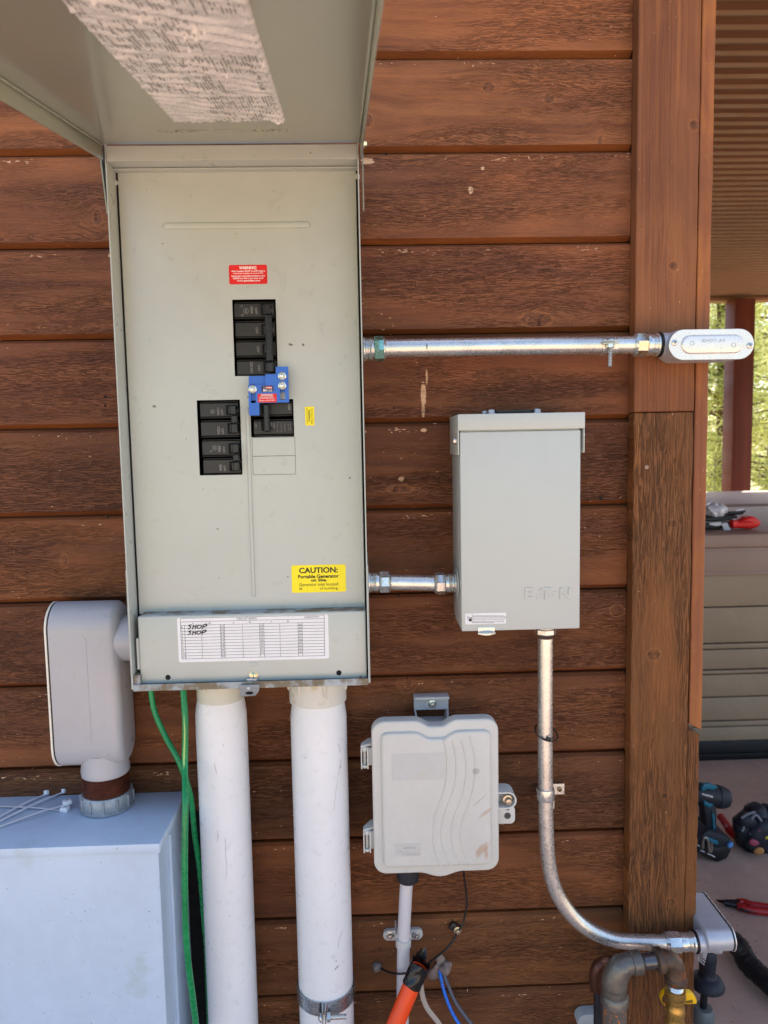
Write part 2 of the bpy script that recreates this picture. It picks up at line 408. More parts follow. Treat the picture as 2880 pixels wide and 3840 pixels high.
GREY_INK = pm('grey_ink', (122, 122, 120), .6)
INK = pm('black_ink', (22, 22, 24), .6)
WHITE_INK = pm('white_ink', (236, 232, 230), .5)
PAPER = pm('white_sticker', (226, 226, 228), .4, 0, .02, 60, bump=.5, bs=110, stain=(200, 196, 188), stain_s=25, stain_t=.66)
RED = pm('red_sticker', (214, 24, 26), .38)
YEL = pm('yellow_sticker', (244, 226, 10), .4, 0, .03, 30)
BLUE = pm('blue_powder_coat', (44, 104, 196), .45, 0, .05, 40, bump=.2, bs=600)
GREEN = pm('green_insulation', (14, 132, 74), .3, 0, .12, 16, stain=(120, 176, 100), stain_s=14, stain_t=.68)
ORANGE = pm('orange_duct', (244, 74, 16), .38)
CONC = pm('patio_concrete', (188, 158, 140), .85, 0, .1, 3, bump=.5, bs=160, specks=.06, speck_col=(84, 70, 64), speck_s=120)
VINYL = pm('taupe_vinyl', (156, 132, 118), .55, 0, .04, 5, bump=.1, bs=200)
SLAT = pm('taupe_cabinet', (158, 138, 112), .6, 0, .06, 4)
RUST = pm('rusty_iron', (92, 74, 60), .5, .45, .25, 40, bump=.5, bs=150, stain=(156, 84, 34), stain_s=34, stain_t=.54)
IRON = pm('black_iron', (116, 110, 102), .38, .6, .15, 40, bump=.6, bs=260, stain=(110, 72, 46), stain_s=38, stain_t=.64)
IRONS = pm('rust_speckled_pipe', (104, 96, 88), .55, .3, .1, 60, bump=.4, bs=300, specks=.16, speck_col=(212, 122, 48), speck_s=300)
BRASS = pm('brass', (206, 168, 92), .32, .9, .08, 40)
YELP = pm('yellow_dipped_metal', (240, 186, 8), .38)
TEAL = pm('teal_plastic', (22, 108, 128), .42, 0, .05, 30)
DKRUB = pm('dark_rubber', (30, 33, 42), .6, 0, .15, 20)
REDG = pm('red_grip', (170, 24, 28), .4)
# ------------------------------------------------------------------ ground, patio, roof
b = NB(); bx(b, -60, 80, -50, 120, -.3, -.12)
g = NT('dry_lawn'); p = g.pos(); f = g.noise(p, 1.2, 6, .7); f2 = g.noise(p, 60, 3)
cc = g.mix(.5, g.ramp(f, [(.35, lin((146, 142, 84))), (.65, lin((206, 192, 146)))]), g.ramp(f2, [(.3, lin((126, 128, 66))), (.7, lin((212, 200, 150)))]))
g.l(cc, g.b.inputs['Base Color']); g.b.inputs['Roughness'].default_value = .9; g.l(g.bump(f2, .8, .03), g.b.inputs['Normal'])
fin(b, 'lawn', g.m, kind='structure', smooth=False)
b = NB(); bx(b, -4, 7, -6, 4.3, -.118, 0, bev=.01, seg=1)
fin(b, 'patio', CONC, kind='structure')
# patio roof: ribbed brown soffit on a dark purlin and posts
X = at(2755, 1500, 3.8).x
roof = thing('patio_roof', 'brown ribbed metal patio roof seen from below beyond the corner of the house', 'roof', (2.6, 2.0, 2.2))
b = NB(); y = -.1; yy = [];
y = -.3
while y < 4.05:
    s_ = .058; yy += [(y, 2.215), (y+s_*.74, 2.204), (y+s_*.80, 2.196), (y+s_*.92, 2.196), (y+s_*.97, 2.215)]; y += s_
rows = [[b.verts.new((x, q, z)) for x in (.53, 5.2)] for q, z in yy]
for A, B in zip(rows, rows[1:]): b.faces.new((A[0], B[0], B[1], A[1]))
bx(b, .53, 5.2, -.3, 4.0, 2.23, 2.28)
bmesh.ops.recalc_face_normals(b, faces=b.faces[:])
fin(b, 'soffit', pm('brown_metal_roof', (116, 78, 50), .5, 0, .08, 1.5), roof, smooth=False)
b = NB(); bx(b, .53, 5.2, 3.9, 4.0, 2.165, 2.193, bev=.006)
fin(b, 'beam', pm('roof_beam', (126, 84, 56), .6, 0, .08, 4), roof)
POSTM = wood('stained_post', 'Z', (76, 28, 20), (100, 42, 30), (118, 56, 38), plank=False, crack=.3, bumpd=.001, chips=0, scale=.5)
b = NB(); bx(b, X, X+.14, 3.82, 3.96, 0, 2.163, bev=.005)
fin(b, 'roof_post', POSTM, None, 'reddish square timber post holding the patio roof beyond the hot tub', 'post')
# ------------------------------------------------------------------ the house
KN = lambda L: [(q.x, q.z, rx, rz) for (u, v, rx, rz) in L for q in [at(u, v, 0)]]
knots = KN([(1832, 328, .0105, .0085), (2058, 368, .0095, .008), (1378, 452, .009, .011), (2010, 1198, .026, .012), (366, 816, .007, .013), (240, 2102, .006, .011),
            (2315, 2290, .012, .01), (2250, 528, .004, .009), (1500, 1835, .02, .006), (1530, 2560, .006, .01)])
sp = [(at(u, v, 0).x, at(u, v, 0).z, rx, rz) for u, v, rx, rz in ((1588, 1480, .0042, .021), (1587, 1538, .0028, .012), (1600, 1415, .0018, .012), (1589, 1613, .0052, .0028), (1632, 1588, .003, .001),
      (1505, 1796, .005, .004), (1765, 712, .004, .006), (1378, 605, .010, .005), (1810, 630, .003, .003))]
TON = [(1.12, 1.12, 1.12), (1.12, 1.12, 1.1), (1.02, 1.06, 1.08), (.94, .96, 1.0), (.84, .84, .90), (.72, .70, .74), (.60, .60, .60), (.70, .68, .58), (.58, .56, .52), (.68, .66, .58), (.62, .66, .60), (.74, .72, .62), (.66, .70, .56), (.70, .74, .64), (.70, .74, .64), (.7, .74, .6)]  # weathering tones; mid-wall boards also darkened for the shade between the boxes
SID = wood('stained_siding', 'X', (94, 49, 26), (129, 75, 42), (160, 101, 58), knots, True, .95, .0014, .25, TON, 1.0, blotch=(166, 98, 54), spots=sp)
GRV = wood('fresh_stain_groove', 'X', (84, 40, 14), (118, 64, 26), (140, 82, 38), (), True, .2, .0006, .3, None, 1.0)
house = thing('house', 'house corner clad in brown stained horizontal board siding with vertical corner boards', 'house', (-1, 0, 0))
b = NB(); x0, x1 = -2.6, .4005; n = 100
for k in range(-8, 16):
    zt = H+(Z0-k)*PL; zb = zt-PL
    prof = [(zt-.001, .016, 0), (zt-.0013, .0062, 0), (zt-.0052, .0008, 0), (zt-.0082, 0, 0), (zb+.0075, 0, 1), (zb+.0012, .010, 1), (zb+.0010, .016, 1)]
    rows = []
    for i in range(n+1):
        x = x0+(x1-x0)*i/n
        j = [0, 0, .0006*(rnd()-.5), .0007*(rnd()-.5), .0008*(rnd()-.5), .0005*(rnd()-.5), 0]
        rows.append([b.verts.new((x, yy_, z_+j[q])) for q, (z_, yy_, _) in enumerate(prof)])
    for A, B in zip(rows, rows[1:]):
        for q in range(len(prof)-1):
            f = b.faces.new((A[q], A[q+1], B[q+1], B[q])); f.material_index = 1 if q >= 4 else 0
bmesh.ops.recalc_face_normals(b, faces=b.faces[:])
if sum(f.normal.y for f in b.faces) > 0: bmesh.ops.reverse_faces(b, faces=b.faces[:])
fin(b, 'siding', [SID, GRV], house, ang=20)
b = NB(); bx(b, -2.6, .488, .0165, 4.2, 0, 3.1); fin(b, 'wall_core', pm('house_core', (96, 60, 42), .8), house, smooth=False)
b = NB(); bx(b, -2.8, .6, -.05, 4.4, 3.1, 3.25, bev=.02); fin(b, 'roof', pm('house_roof', (90, 70, 58), .8), house)
kk = KN([(2578, 495, .0085, .0085), (2502, 1012, .008, .008)]); kk = [(z, x, rz, rx) for x, z, rx, rz in kk]
CB1 = wood('corner_board_smooth', 'Z', (84, 44, 24), (124, 72, 42), (160, 102, 58), kk, False, .35, .0012, .35, None, .9, blotch=(150, 94, 54), cl=9, ct=620, cdark=.5, warpa=.005, gt=240, kw=.4)
kk = KN([(2498, 1958, .009, .007), (2430, 2440, .012, .01), (2470, 2960, .006, .006), (2405, 3225, .009, .006), (2495, 3350, .009, .007)]); kk = [(z, x, rz, rx) for x, z, rx, rz in kk]
CB2 = wood('corner_board_rough', 'Z', (84, 48, 24), (120, 74, 38), (150, 98, 54), kk, False, 1.0, .0036, .5, None, .8, blotch=(142, 86, 40), cl=30, ct=640, cdark=.42, warpa=.003, gt=210, kw=.3)
CB3 = wood('corner_strip', 'Z', (100, 54, 34), (132, 76, 48), (162, 102, 60), (), False, .2, .0008, .35, None, .45, blotch=(186, 118, 52), cl=6, ct=400, cdark=.3, warpa=.006, gt=150)
zj = at(2480, 1547, -.022).z
def ragged(bm, x0, x1, y0, y1, z0, z1, amp=.0009, n=60, slant=0, chew=0):
    """a board whose long edges are slightly uneven"""
    L, R = [], []; ch = 0
    for i in range(n+1):
        z = z0+(z1-z0)*i/n; e = 0
        ch = ch*.8+(rnd()-.5)*chew
        L.append((x0+amp*(rnd()-.5), z)); R.append((x1+amp*(rnd()-.5)-abs(ch), z))
    L[-1] = (L[-1][0], z1+slant); L[0] = (L[0][0], z0)
    prism(bm, L+R[::-1], y0, y1, bev=.0012, seg=1)
b = NB(); ragged(b, .4008, .4905, -.022, .0, zj+.0012, 3.09); fin(b, 'corner_board', CB1, house, 'smoother upper corner board with two round knots')
b = NB(); ragged(b, .4008, .4900, -.0226, .0, 0, zj, .0014); fin(b, 'corner_board', CB2, house, 'rough sawn lower corner board with coarse weathered grain')
zs = at(2600, 2735, -.02).z
b = NB(); ragged(b, .4922, .5118, -.0215, .13, zs+.004, 3.09, .0008, 60, 0, .0006)
for v_ in b.verts:
    if abs(v_.co.z-(zs+.004)) < .003: v_.co.z += (.5-(v_.co.x-.4922)/.02)*.010
fin(b, 'edge_strip', CB3, house, 'narrow smooth strip beside the corner board, cut at a slant at its foot')
b = NB(); ragged(b, .4908, .5092, -.0216, .13, 0, zs-.004, .0012, 90, 0, .0016)
for v_ in b.verts:
    if abs(v_.co.z-(zs-.004)) < .003: v_.co.z += (.5-(v_.co.x-.4908)/.02)*.010
fin(b, 'edge_strip', CB2, house, 'rough lower edge strip with chewed splintered outer edge')
b = NB()
q = at(2425, 1752, -.0226); lathe(b, q, (0, -1, 0), [(0, .0032), (.0006, .003), (.0009, 0)], 16)
fin(b, 'nail_head', pm('nail', (150, 126, 110), .5, .4), house)
for u, v, r in ((395, 1488, .0022), (395, 1521, .0020), (403, 1939, .0016), (1477, 1530, .0018), (1448, 578, .0016), (2253, 1868, .003), (1494, 2233, .0018)):
    b = NB(); lathe(b, at(u, v, -.0001), (0, -1, 0), [(0, r), (.0003, r*.8)], 8); fin(b, 'nail_hole', BLACK, house)
# ------------------------------------------------------------------ electrical panel
YL, YD = -.138, -.103
xl, xr = -.3144, .0022
zb, zt = .8865, 1.574
pan = thing('electrical_panel', 'tall grey-green outdoor breaker panel with its door swung up, circuit index sticker along the bottom', 'breaker panel', ((xl+xr)/2, 0, zb))
b = NB(); t = .0016
bx(b, xl, xl+t, YL, 0, zb, zt+.012, bev=.0005, seg=1); bx(b, xr-t, xr, YL, 0, zb, zt+.012, bev=.0005, seg=1)
bx(b, xl+t, xr-t, -.115, 0, zt-.012, zt-.0105)
bx(b, xl+t, xr-t, -.006, -.004, zb, zt)
for x_, s_ in ((xl, 1), (xr, -1)):      # lower corner gussets
    bx(b, x_, x_-s_*.0011, YL+.001, -.02, zb-.001, zb+.16, bev=.0004, seg=1)
bx(b, xl+t+.0002, xr-t-.0002, -.1375, -.1, zt-.0095, zt+.0085, bev=.0006, seg=1)
fin(b, 'enclosure', PAINT, pan)
b = NB(); bx(b, xl+t, xr-t, YL+.0005, -.007, zb-.002, zb+t); bx(b, xl+t, xr-t, YL, YL+t, zb-.003, zb+.0062, bev=.0005, seg=1)
bx(b, xl+t, xl+.010, YL+.003, YL+.02, zb+t, zb+.018, bev=.001, seg=1)
fin(b, 'bottom_flange', DIRT, pan, 'bottom flange with dried mud along it')
b = NB()
for x_ in (xl+t+.0001, xr-t-.0001-.0022): bx(b, x_, x_+.0022, -.104, -.01, zb+.004, zt-.012)
bx(b, xl+.004, xr-.004, -.03, -.012, zb+.004, zt-.013); bx(b, xl+.003, xr-.003, -.118, -.1, zb+.0045, zb+.0125)
fin(b, 'panel_interior', BLACK, pan, smooth=False)
def Z2(x, y): return (720+x/2.212, 900+y/2.212)
A_ = qx([Z2(330, 492), Z2(692, 492), Z2(715, 1127), Z2(357, 1127)], YD)
B_ = qx([Z2(36, 1327), Z2(393, 1327), Z2(423, 1948), Z2(66, 1952)], YD)
C_ = qx([Z2(478, 1326), Z2(838, 1318), Z2(850, 1630), Z2(493, 1636)], YD)
K_ = qx([Z2(496, 1639), Z2(855, 1632), Z2(862, 1943), Z2(506, 1950)], YD)
dz1 = at(900, 2277, YD).z; dz2 = at(800, 598, YD).z
dx0, dx1 = at(447, 1267, YD).x, xr-.0042
b = NB(); cells(b, [(dx0, dx1, dz1-.006, dz2+.004)], [A_, B_, C_, K_], YD, YD+.0014)
bx(b, dx0-.0004, dx0+.0042, YD-.006, YD+.001, dz1+.004, dz2-.075, bev=.0018)
bx(b, dx1-.003, dx1+.0002, YD-.006, YD+.001, dz1+.004, dz2-.075, bev=.0012)
a, c = at(612, 849, YD), at(1163, 843, YD)              # long pressed rib
prism(b, rrect(a.x, c.x, (a.z+c.z)/2-.0042, (a.z+c.z)/2+.0042, .004), YD-.0026, YD+.0003, bev=.0024, seg=3)
a, c = at(932, 1528, YD), at(948, 2237, YD)
prism(b, rrect((a.x+c.x)/2-.0026, (a.x+c.x)/2+.0026, c.z, a.z, .0024), YD-.0024, YD+.0003, bev=.0022, seg=3)
for (u, v) in ((433, 687), (1338, 662)):
    q = at(u, v, YD); lathe(b, q+Vector((0, .002, 0)), (0, -1, 0), [(0, .0042), (.004, .0038), (.0062, .0022), (.0068, 0)], 16)
fin(b, 'dead_front', PAINT, pan, ang=25)
b = NB(); bx(b, at(440, 580, -.122).x, xr-.0045, -.122, YD+.002, at(800, 598, -.122).z, at(800, 551, -.122).z, bev=.0012)
fin(b, 'top_flange', PAINT, pan)
zk = (K_[2]+K_[3])/2
for (z0_, z1_) in ((K_[2]+.0005, zk-.0003), (zk+.0003, K_[3]-.0005)):
    b = NB(); bx(b, K_[0]+.0005, K_[1]-.0005, YD, YD+.0013, z0_, z1_); fin(b, 'knockout_plate', PAINT, pan, smooth=False)
# lower cover
YC = -.128
lz0, lz1 = at(900, 2557, YC).z, at(900, 2303, YC).z
b = NB(); bx(b, xl+.0085, xr-.0035, YC, YD+.002, lz0, lz1, bev=.0022, seg=3)
bx(b, xl+.0045, xl+.0085, YC+.001, YD, lz0+.02, lz1-.03, bev=.001, seg=1)
q = at(951, 2490, YC); prism(b, rrect(q.x-.0055, q.x+.0055, q.z-.0026, q.z+.0026, .0024), YC-.0012, YC+.0003, bev=.001)
fin(b, 'lower_cover', PAINT, pan)
b = NB(); bx(b, xl+.011, xr-.006, YC+.003, YD-.0003, lz1-.0002, lz1+.0006, bev=.0002, seg=1); fin(b, 'dirt_ledge', DIRT, pan, 'ledge with wind-blown dirt above the lower cover')
for u, v in ((630, 2540), (1271, 2523)):
    b = NB(); q = at(u, v, YC); lathe(b, q+Vector((0, .0001, 0)), (0, -1, 0), [(0, .0036), (.0003, .0036)], 20); fin(b, 'screw_hole', BLACK, pan)
b = NB(); q = at(951, 2533, YC); lathe(b, q, (0, -1, 0), [(0, .0062), (.0008, .006), (.001, .005), (.003, .0047), (.0034, .004), (.0034, 0)], 20)
bx(b, q.x-.0004, q.x+.0004, q.y-.0037, q.y-.003, q.z-.004, q.z+.004, mi=1)
fin(b, 'cover_screw', [ZINCY, BLACK], pan)
b = NB(); q = at(948, 2566, -.132)        # hasp
bx(b, q.x-.0125, q.x+.0105, -.136, -.1345, q.z-.004, q.z+.0035, bev=.0006, seg=1)
bx(b, q.x-.008, q.x+.006, -.1344, -.127, q.z+.001, q.z+.0085, bev=.0008, seg=1)
a = at(935, 2590, -.142)
b2 = NB(); prism(b2, [(-.0125, .008), (.0145, .008), (.012, -.002), (.007, -.0088), (-.009, -.0096), (-.0135, -.007)], -.0007, .0007, bev=.0004, seg=1)
prism(b2, [(-.0006+.0052*math.cos(t_), -.0042+.0024*math.sin(t_)) for t_ in [i*math.pi/9 for i in range(18)]], -.0010, -.0005, mi=1)
merge(b, b2, lambda c: Vector((a.x+c.x, -.1425+c.y-(c.z-.008)*.35*-1*-1, a.z+c.z)))
lathe(b, (a.x-.001, -.1425, a.z+.0035), (0, -1, 0), [(0, .0026), (.0012, .0022), (.0018, 0)], 12)
fin(b, 'hasp', [pm('dull_zinc', (170, 178, 184), .4, .6, .08, 40), BLACK], pan)
# ---- door swung up
AL = math.atan(.2); hy, hz = -.1405, 1.5835
LX0, LX1 = -.3185, .0060
SK = .025                      # the door hangs slightly askew
def lidpt(x, s, h=0): return Vector((x+SK*s, hy-s*math.cos(AL)-h*math.sin(AL)*-1*-1, hz-s*math.sin(AL)+h*math.cos(AL)))
def lidbend(bm):
    for v_ in bm.verts:
        x, s, h = v_.co; v_.co = Vector((x+SK*max(0, s), hy-s*math.cos(AL)+h*math.sin(AL)*-1, hz-s*math.sin(AL)+h*math.cos(AL)))
def lidhit(u, v):
    """photo ray against the inside of the door -> (x, s)"""
    o = Vector((0, -D, H)); d = ray(u, v); n_ = Vector((0, -math.sin(AL), math.cos(AL))); p0 = Vector((0, hy, hz))
    p = o+d*((p0-o).dot(n_)/d.dot(n_)); s_ = (p-p0).dot(Vector((0, -math.cos(AL), -math.sin(AL)))); return p.x-SK*s_, s_
LEN = .665
b = NB()
bx(b, LX0, LX1, -.004, LEN, 0, .0016); bx(b, LX0, LX0+.0018, 0, LEN, -.019, -.0001, bev=.0006); bx(b, LX1-.0018, LX1, 0, LEN, -.019, -.0001, bev=.0006)
bx(b, LX0+.0018, LX0+.0045, .004, LEN-.002, -.003, -.0001, bev=.0012); bx(b, LX1-.0045, LX1-.0018, .004, LEN-.002, -.003, -.0001, bev=.0012)
bx(b, LX0+.0019, LX1-.0019, LEN-.0016, LEN, -.019, -.0001)
lidbend(b)
lid = fin(b, 'door', PAINT_LID, pan, ang=30)
def lf(x, s, h=-.0004):      # frame on the inside of the door, read from below: right = +x, up = towards the hinge
    v_ = lidpt(x, s); return v_+Vector((0, 0, h))
up = Vector((0, math.cos(AL), math.sin(AL)))
b = NB(); xm, sm = lidhit(842, 489)
for i, wd in enumerate(('GENERAL', 'ELECTRIC')):
    xx, ss = lidhit((690, 985)[i], (492, 488)[i]); txt(b, wd[::-1] if False else wd, 0, 0, .058, .0095, 0, frame=(lf(xx, ss, -.0001), Vector((1, 0, 0)), up), bold=.03, depth=-.0011)
b2 = NB(); prism(b2, [(.012*math.cos(a_), .006*math.sin(a_)) for a_ in [i*math.pi/12 for i in range(24)]], -.0009, .0002, 'XY', bev=.0004, seg=1)
merge(b, b2, lambda c: lidpt(xm+c.x, sm+c.y)+Vector((0, 0, c.z)))
fin(b, 'embossed_lettering', PAINT_LID, lid)
# wrinkled wiring label inside the door
p1, p2 = lidhit(638, 456), lidhit(1053, 447); p3, p4 = lidhit(260, 0), lidhit(959, 0)
wx0, wx1 = (p1[0]+p3[0])/2, (p2[0]+p4[0])/2; ws0, ws1 = (p1[1]+p2[1])/2, LEN-.06
b = NB(); nx, ns = 70, 150; grid = []
def wr(x, s):
    h = 0
    for (kx, ks, ph, am) in WR: h += am*max(0, math.sin(kx*x+ks*s+ph+2.2*math.sin(31*x+17*s+ph)))**3
    return h*.0017
WR = [(random.uniform(20, 220), random.uniform(120, 420), random.uniform(0, 6), random.uniform(.2, .8)) for _ in range(9)]
for i in range(nx+1):
    row = []
    for j in range(ns+1):
        x = wx0+(wx1-wx0)*i/nx; s_ = ws0+(ws1-ws0)*j/ns
        e = .0002 if i in (0, nx) or j in (0, ns) else .0005
        row.append(b.verts.new(lidpt(x, s_)-Vector((0, 0, e+(wr(x, s_) if 0 < i < nx and 0 < j < ns else 0)))))
    grid.append(row)
for i in range(nx):
    for j in range(ns): b.faces.new((grid[i][j], grid[i][j+1], grid[i+1][j+1], grid[i+1][j]))
b.normal_update()
if sum(f.normal.z for f in b.faces) > 0: bmesh.ops.reverse_faces(b, faces=b.faces[:])
wl_ = fin(b, 'wiring_label', pm('wrinkled_label', (238, 236, 228), .26, 0, .02, 60), lid, ang=80)
b = NB(); rr_ = random.Random(4)
def lrow(x, s0, s1, w_, mi=0, hh=None):
    hh = -(.0012+wr(x, (s0+s1)/2)) if s1-s0 < .02 and w_ < .01 else -.0018
    quad(b, (lidpt(x-w_/2, s0)+Vector((0, 0, hh)), lidpt(x+w_/2, s0)+Vector((0, 0, hh)), lidpt(x+w_/2, s1)+Vector((0, 0, hh)), lidpt(x-w_/2, s1)+Vector((0, 0, hh))), mi)
W_ = wx1-wx0
for x in (wx0+.004, wx1-.004, wx0+W_*.36, wx0+W_*.66): lrow(x, ws0+.012, ws1, .0005)
s_ = ws0+.004
for k_ in range(9):
    lrow((wx0+wx1)/2, s_, s_+.0005, W_-.008)
    blk = rr_.uniform(.045, .085)
    for c0, c1 in ((.04, .34), (.38, .64), (.68, .97)):
        if rr_.random() < .12: continue
        x = wx0+W_*c0+.002
        while x < wx0+W_*c1:
            s2 = s_+.005
            while s2 < s_+blk-.008:
                L_ = rr_.uniform(.006, .018); 
                if rr_.random() < .8: lrow(x, s2, min(s2+L_, s_+blk-.005), .0009)
                s2 += L_+.0014
            x += rr_.choice((.0028, .0028, .0042))
    s_ += blk
frm = lambda x, s: (lf(x, s, -.0024), -up, Vector((-1, 0, 0))*-1)
txt(b, 'Mark Gold™ Load Center', 0, 0, .085, .0052, 0, frame=(lf(wx1-.012, ws0+.17, -.0026), -up, Vector((1, 0, 0))), bold=.02)
fin(b, 'lettering', pm('label_print', (140, 136, 132), .6), wl_, smooth=False)
for x_ in (LX0-.002, LX1+.0005):
    b = NB(); prism(b, [(-.1395, 1.592), (-.128, 1.588), (-.118, 1.56), (-.112, 1.51), (-.124, 1.505), (-.137, 1.56)], x_, x_+.0018, 'YZ'); fin(b, 'hinge_arm', pm('hinge_steel', (120, 122, 116), .4, .7), pan)
b = NB(); q = at(1362, 540, -.13); hexh(b, (LX1+.0022, -.13, q.z), (1, 0, 0), .0042, .005); fin(b, 'hinge_bolt', ZINC, pan); b = NB(); hexh(b, (LX0-.002, -.13, q.z-.006), (-1, 0, 0), .004, .005)
fin(b, 'hinge_bolt', ZINC, pan)
# ---- stickers
def sticker(name, label, pts, Y, mt, parent=pan, r=.002, th=.0004):
    x0, x1, z0, z1 = qx(pts, Y); bm = NB(); prism(bm, rrect(x0, x1, z0, z1, r, 4), Y-th, Y-.00002)
    return fin(bm, name, mt, parent, label)
Yt = YD-.0006
st = sticker('warning_sticker', 'red rectangular warning sticker above the main breaker', [(858, 994), (1001, 993), (1003, 1065), (860, 1066)], YD, RED)
b = NB()
txt(b, 'WARNING!', 929, 1004, 62, 11, Yt, bold=.035)
for i, (s_, w_) in enumerate((('Main breaker MUST be OFF before', 120), ('generator breaker is turned ON.', 110), ('Generator and main breakers must', 122), ('NEVER be ON at the same time!', 110))):
    txt(b, s_, 931, 1016.5+i*8.9, w_, 6.4, Yt, bold=.02)
txt(b, 'www.gensafety.com', 932, 1053, 84, 8, Yt, bold=.025)
fin(b, 'lettering', WHITE_INK, st, smooth=False)
st = sticker('caution_sticker', 'yellow caution sticker at the lower right', [(1092, 2120), (1296, 2116), (1298, 2218), (1096, 2223)], YD, YEL)
b = NB()
txt(b, 'CAUTION:', 1194, 2138, 146, 22, Yt, bold=.03)
txt(b, 'Portable Generator', 1194, 2161, 154, 14, Yt, bold=.03); txt(b, 'on Site.', 1196, 2175, 60, 12, Yt, bold=.03)
txt(b, 'Generator inlet located', 1195, 2191, 146, 12, Yt); txt(b, 'at', 1128, 2207, 12, 10, Yt); txt(b, 'of building.', 1234, 2207, 70, 12, Yt)
fin(b, 'lettering', INK, st, smooth=False)
st = sticker('small_warning_sticker', 'small upright yellow sticker beside the generator breaker', [(1143, 1525), (1177.5, 1525), (1180, 1595), (1146, 1595.5)], YD, YEL, r=.0008)
b = NB()
txt(b, 'GENERATOR BREAKER', 1151.5, 1560, 60, 3.6, Yt, rot=90); txt(b, 'WARNING', 1159.5, 1560, 44, 6, Yt, rot=90, bold=.03)
txt(b, 'Breaker can NOT be ON if', 1167, 1560, 58, 4.2, Yt, rot=90); txt(b, 'panel cover is removed!', 1172.8, 1560, 56, 4.2, Yt, rot=90)
fin(b, 'lettering', INK, st, smooth=False)
# circuit index, zoom frame I (2.4397 px per photo px, origin 620,2280)
def I(x, y): return (620+x/2.4397, 2280+y/2.4397)
st = sticker('circuit_index_sticker', 'wrinkled white circuit index sticker with handwriting', [I(106, 92), I(1492, 56), I(1496, 462), I(126, 497)], YC, PAPER, r=.0028)
b = NB(); Yi = YC-.0006
def il(x0, y0, x1, y1, w_=2.0): line(b, *I(x0, y0), *I(x1, y1), w_*.62, Yi)
def it(s, x, y, w_, h_, bold=0, mi=0): txt(b, s, *I(x, y), w_/2.4397, h_/2.4397, Yi-.0001*(mi+0), bold=bold, mi=mi)
sk = -.0255                        # the rows climb to the right
def yy_(x, y): return y+(x-136)*sk
T_ = 96; 
il(136, 96, 1453, 64); il(138, 128, 1454, 97); il(140, 160, 1454, 129)
for i in range(11):
    y0 = 188+i*27.9; il(142+i*1.1, y0, 1455+i*.3, y0-32)
for (xa, xb) in ((136, 153), (1453, 1458)): il(xa, 96 if xa < 500 else 64, xb, 470 if xa < 500 else 438)
for xa, xb in ((175, 190), (503, 513), (540, 548), (862, 870), (899, 908), (1214, 1219), (1250, 1257)):
    il(xa, 160+(xa-140)*sk, xb, 468+(xb-150)*sk)
for xa, xb in ((330, 341), (704, 714), (1046, 1054)):
    for i in range(11):
        t_ = i/10; xx = xa+(xb-xa)*t_; y0 = 166+i*27.9+(xx-140)*sk; il(xx, y0, xx+1, y0+18)
it('CIRCUIT INDEX', 746, 96, 184, 19); it('10055577P1', 1340, 83, 136, 16)
for s_, x, y in (('A', 252, 142), ('B', 406, 140), ('A', 624, 134), ('B', 775, 128), ('A', 970, 124), ('B', 1123, 121)): it(s_, x, y, 13, 15)
for i in range(11):
    it(str(i+1), 150+i*1.6+(6 if i > 8 else 0), 178+i*27.4, 9 if i < 9 else 24, 14)
    it(str(i+12), 522+i*.8, 167+i*27.2, 26, 15)
for i in range(10):
    it(str(i+23), 880+i*.8, 160+i*27.4, 24, 15); it(str(i+33), 1232+i*.5, 153+i*27.9, 26, 15)
def stroke(pts, w_=4.6):
    for (xa, ya), (xb, yb) in zip(pts, pts[1:]): line(b, *I(xa, ya), *I(xb, yb), w_, Yi-.0002)
def shop(x, y, k):
    S_ = lambda L: stroke([(x+a_*k, y+c_*k) for a_, c_ in L], 3.9*k)
    S_([(34, 2), (12, 6), (6, 12), (26, 18), (24, 30), (12, 38), (0, 40)]); S_([(52, 2), (42, 44)]); S_([(44, 20), (72, 18)]); S_([(78, 0), (68, 40)])
    S_([(88, 8), (116, 4), (126, 16), (112, 32), (90, 36), (84, 22), (96, 8)]); S_([(140, 4), (134, 40)]); S_([(138, 4), (172, -6), (176, 6), (160, 16), (136, 22)])
shop(206, 152, 1.0); shop(206, 206, .96)
fin(b, 'lettering', INK, st, smooth=False)
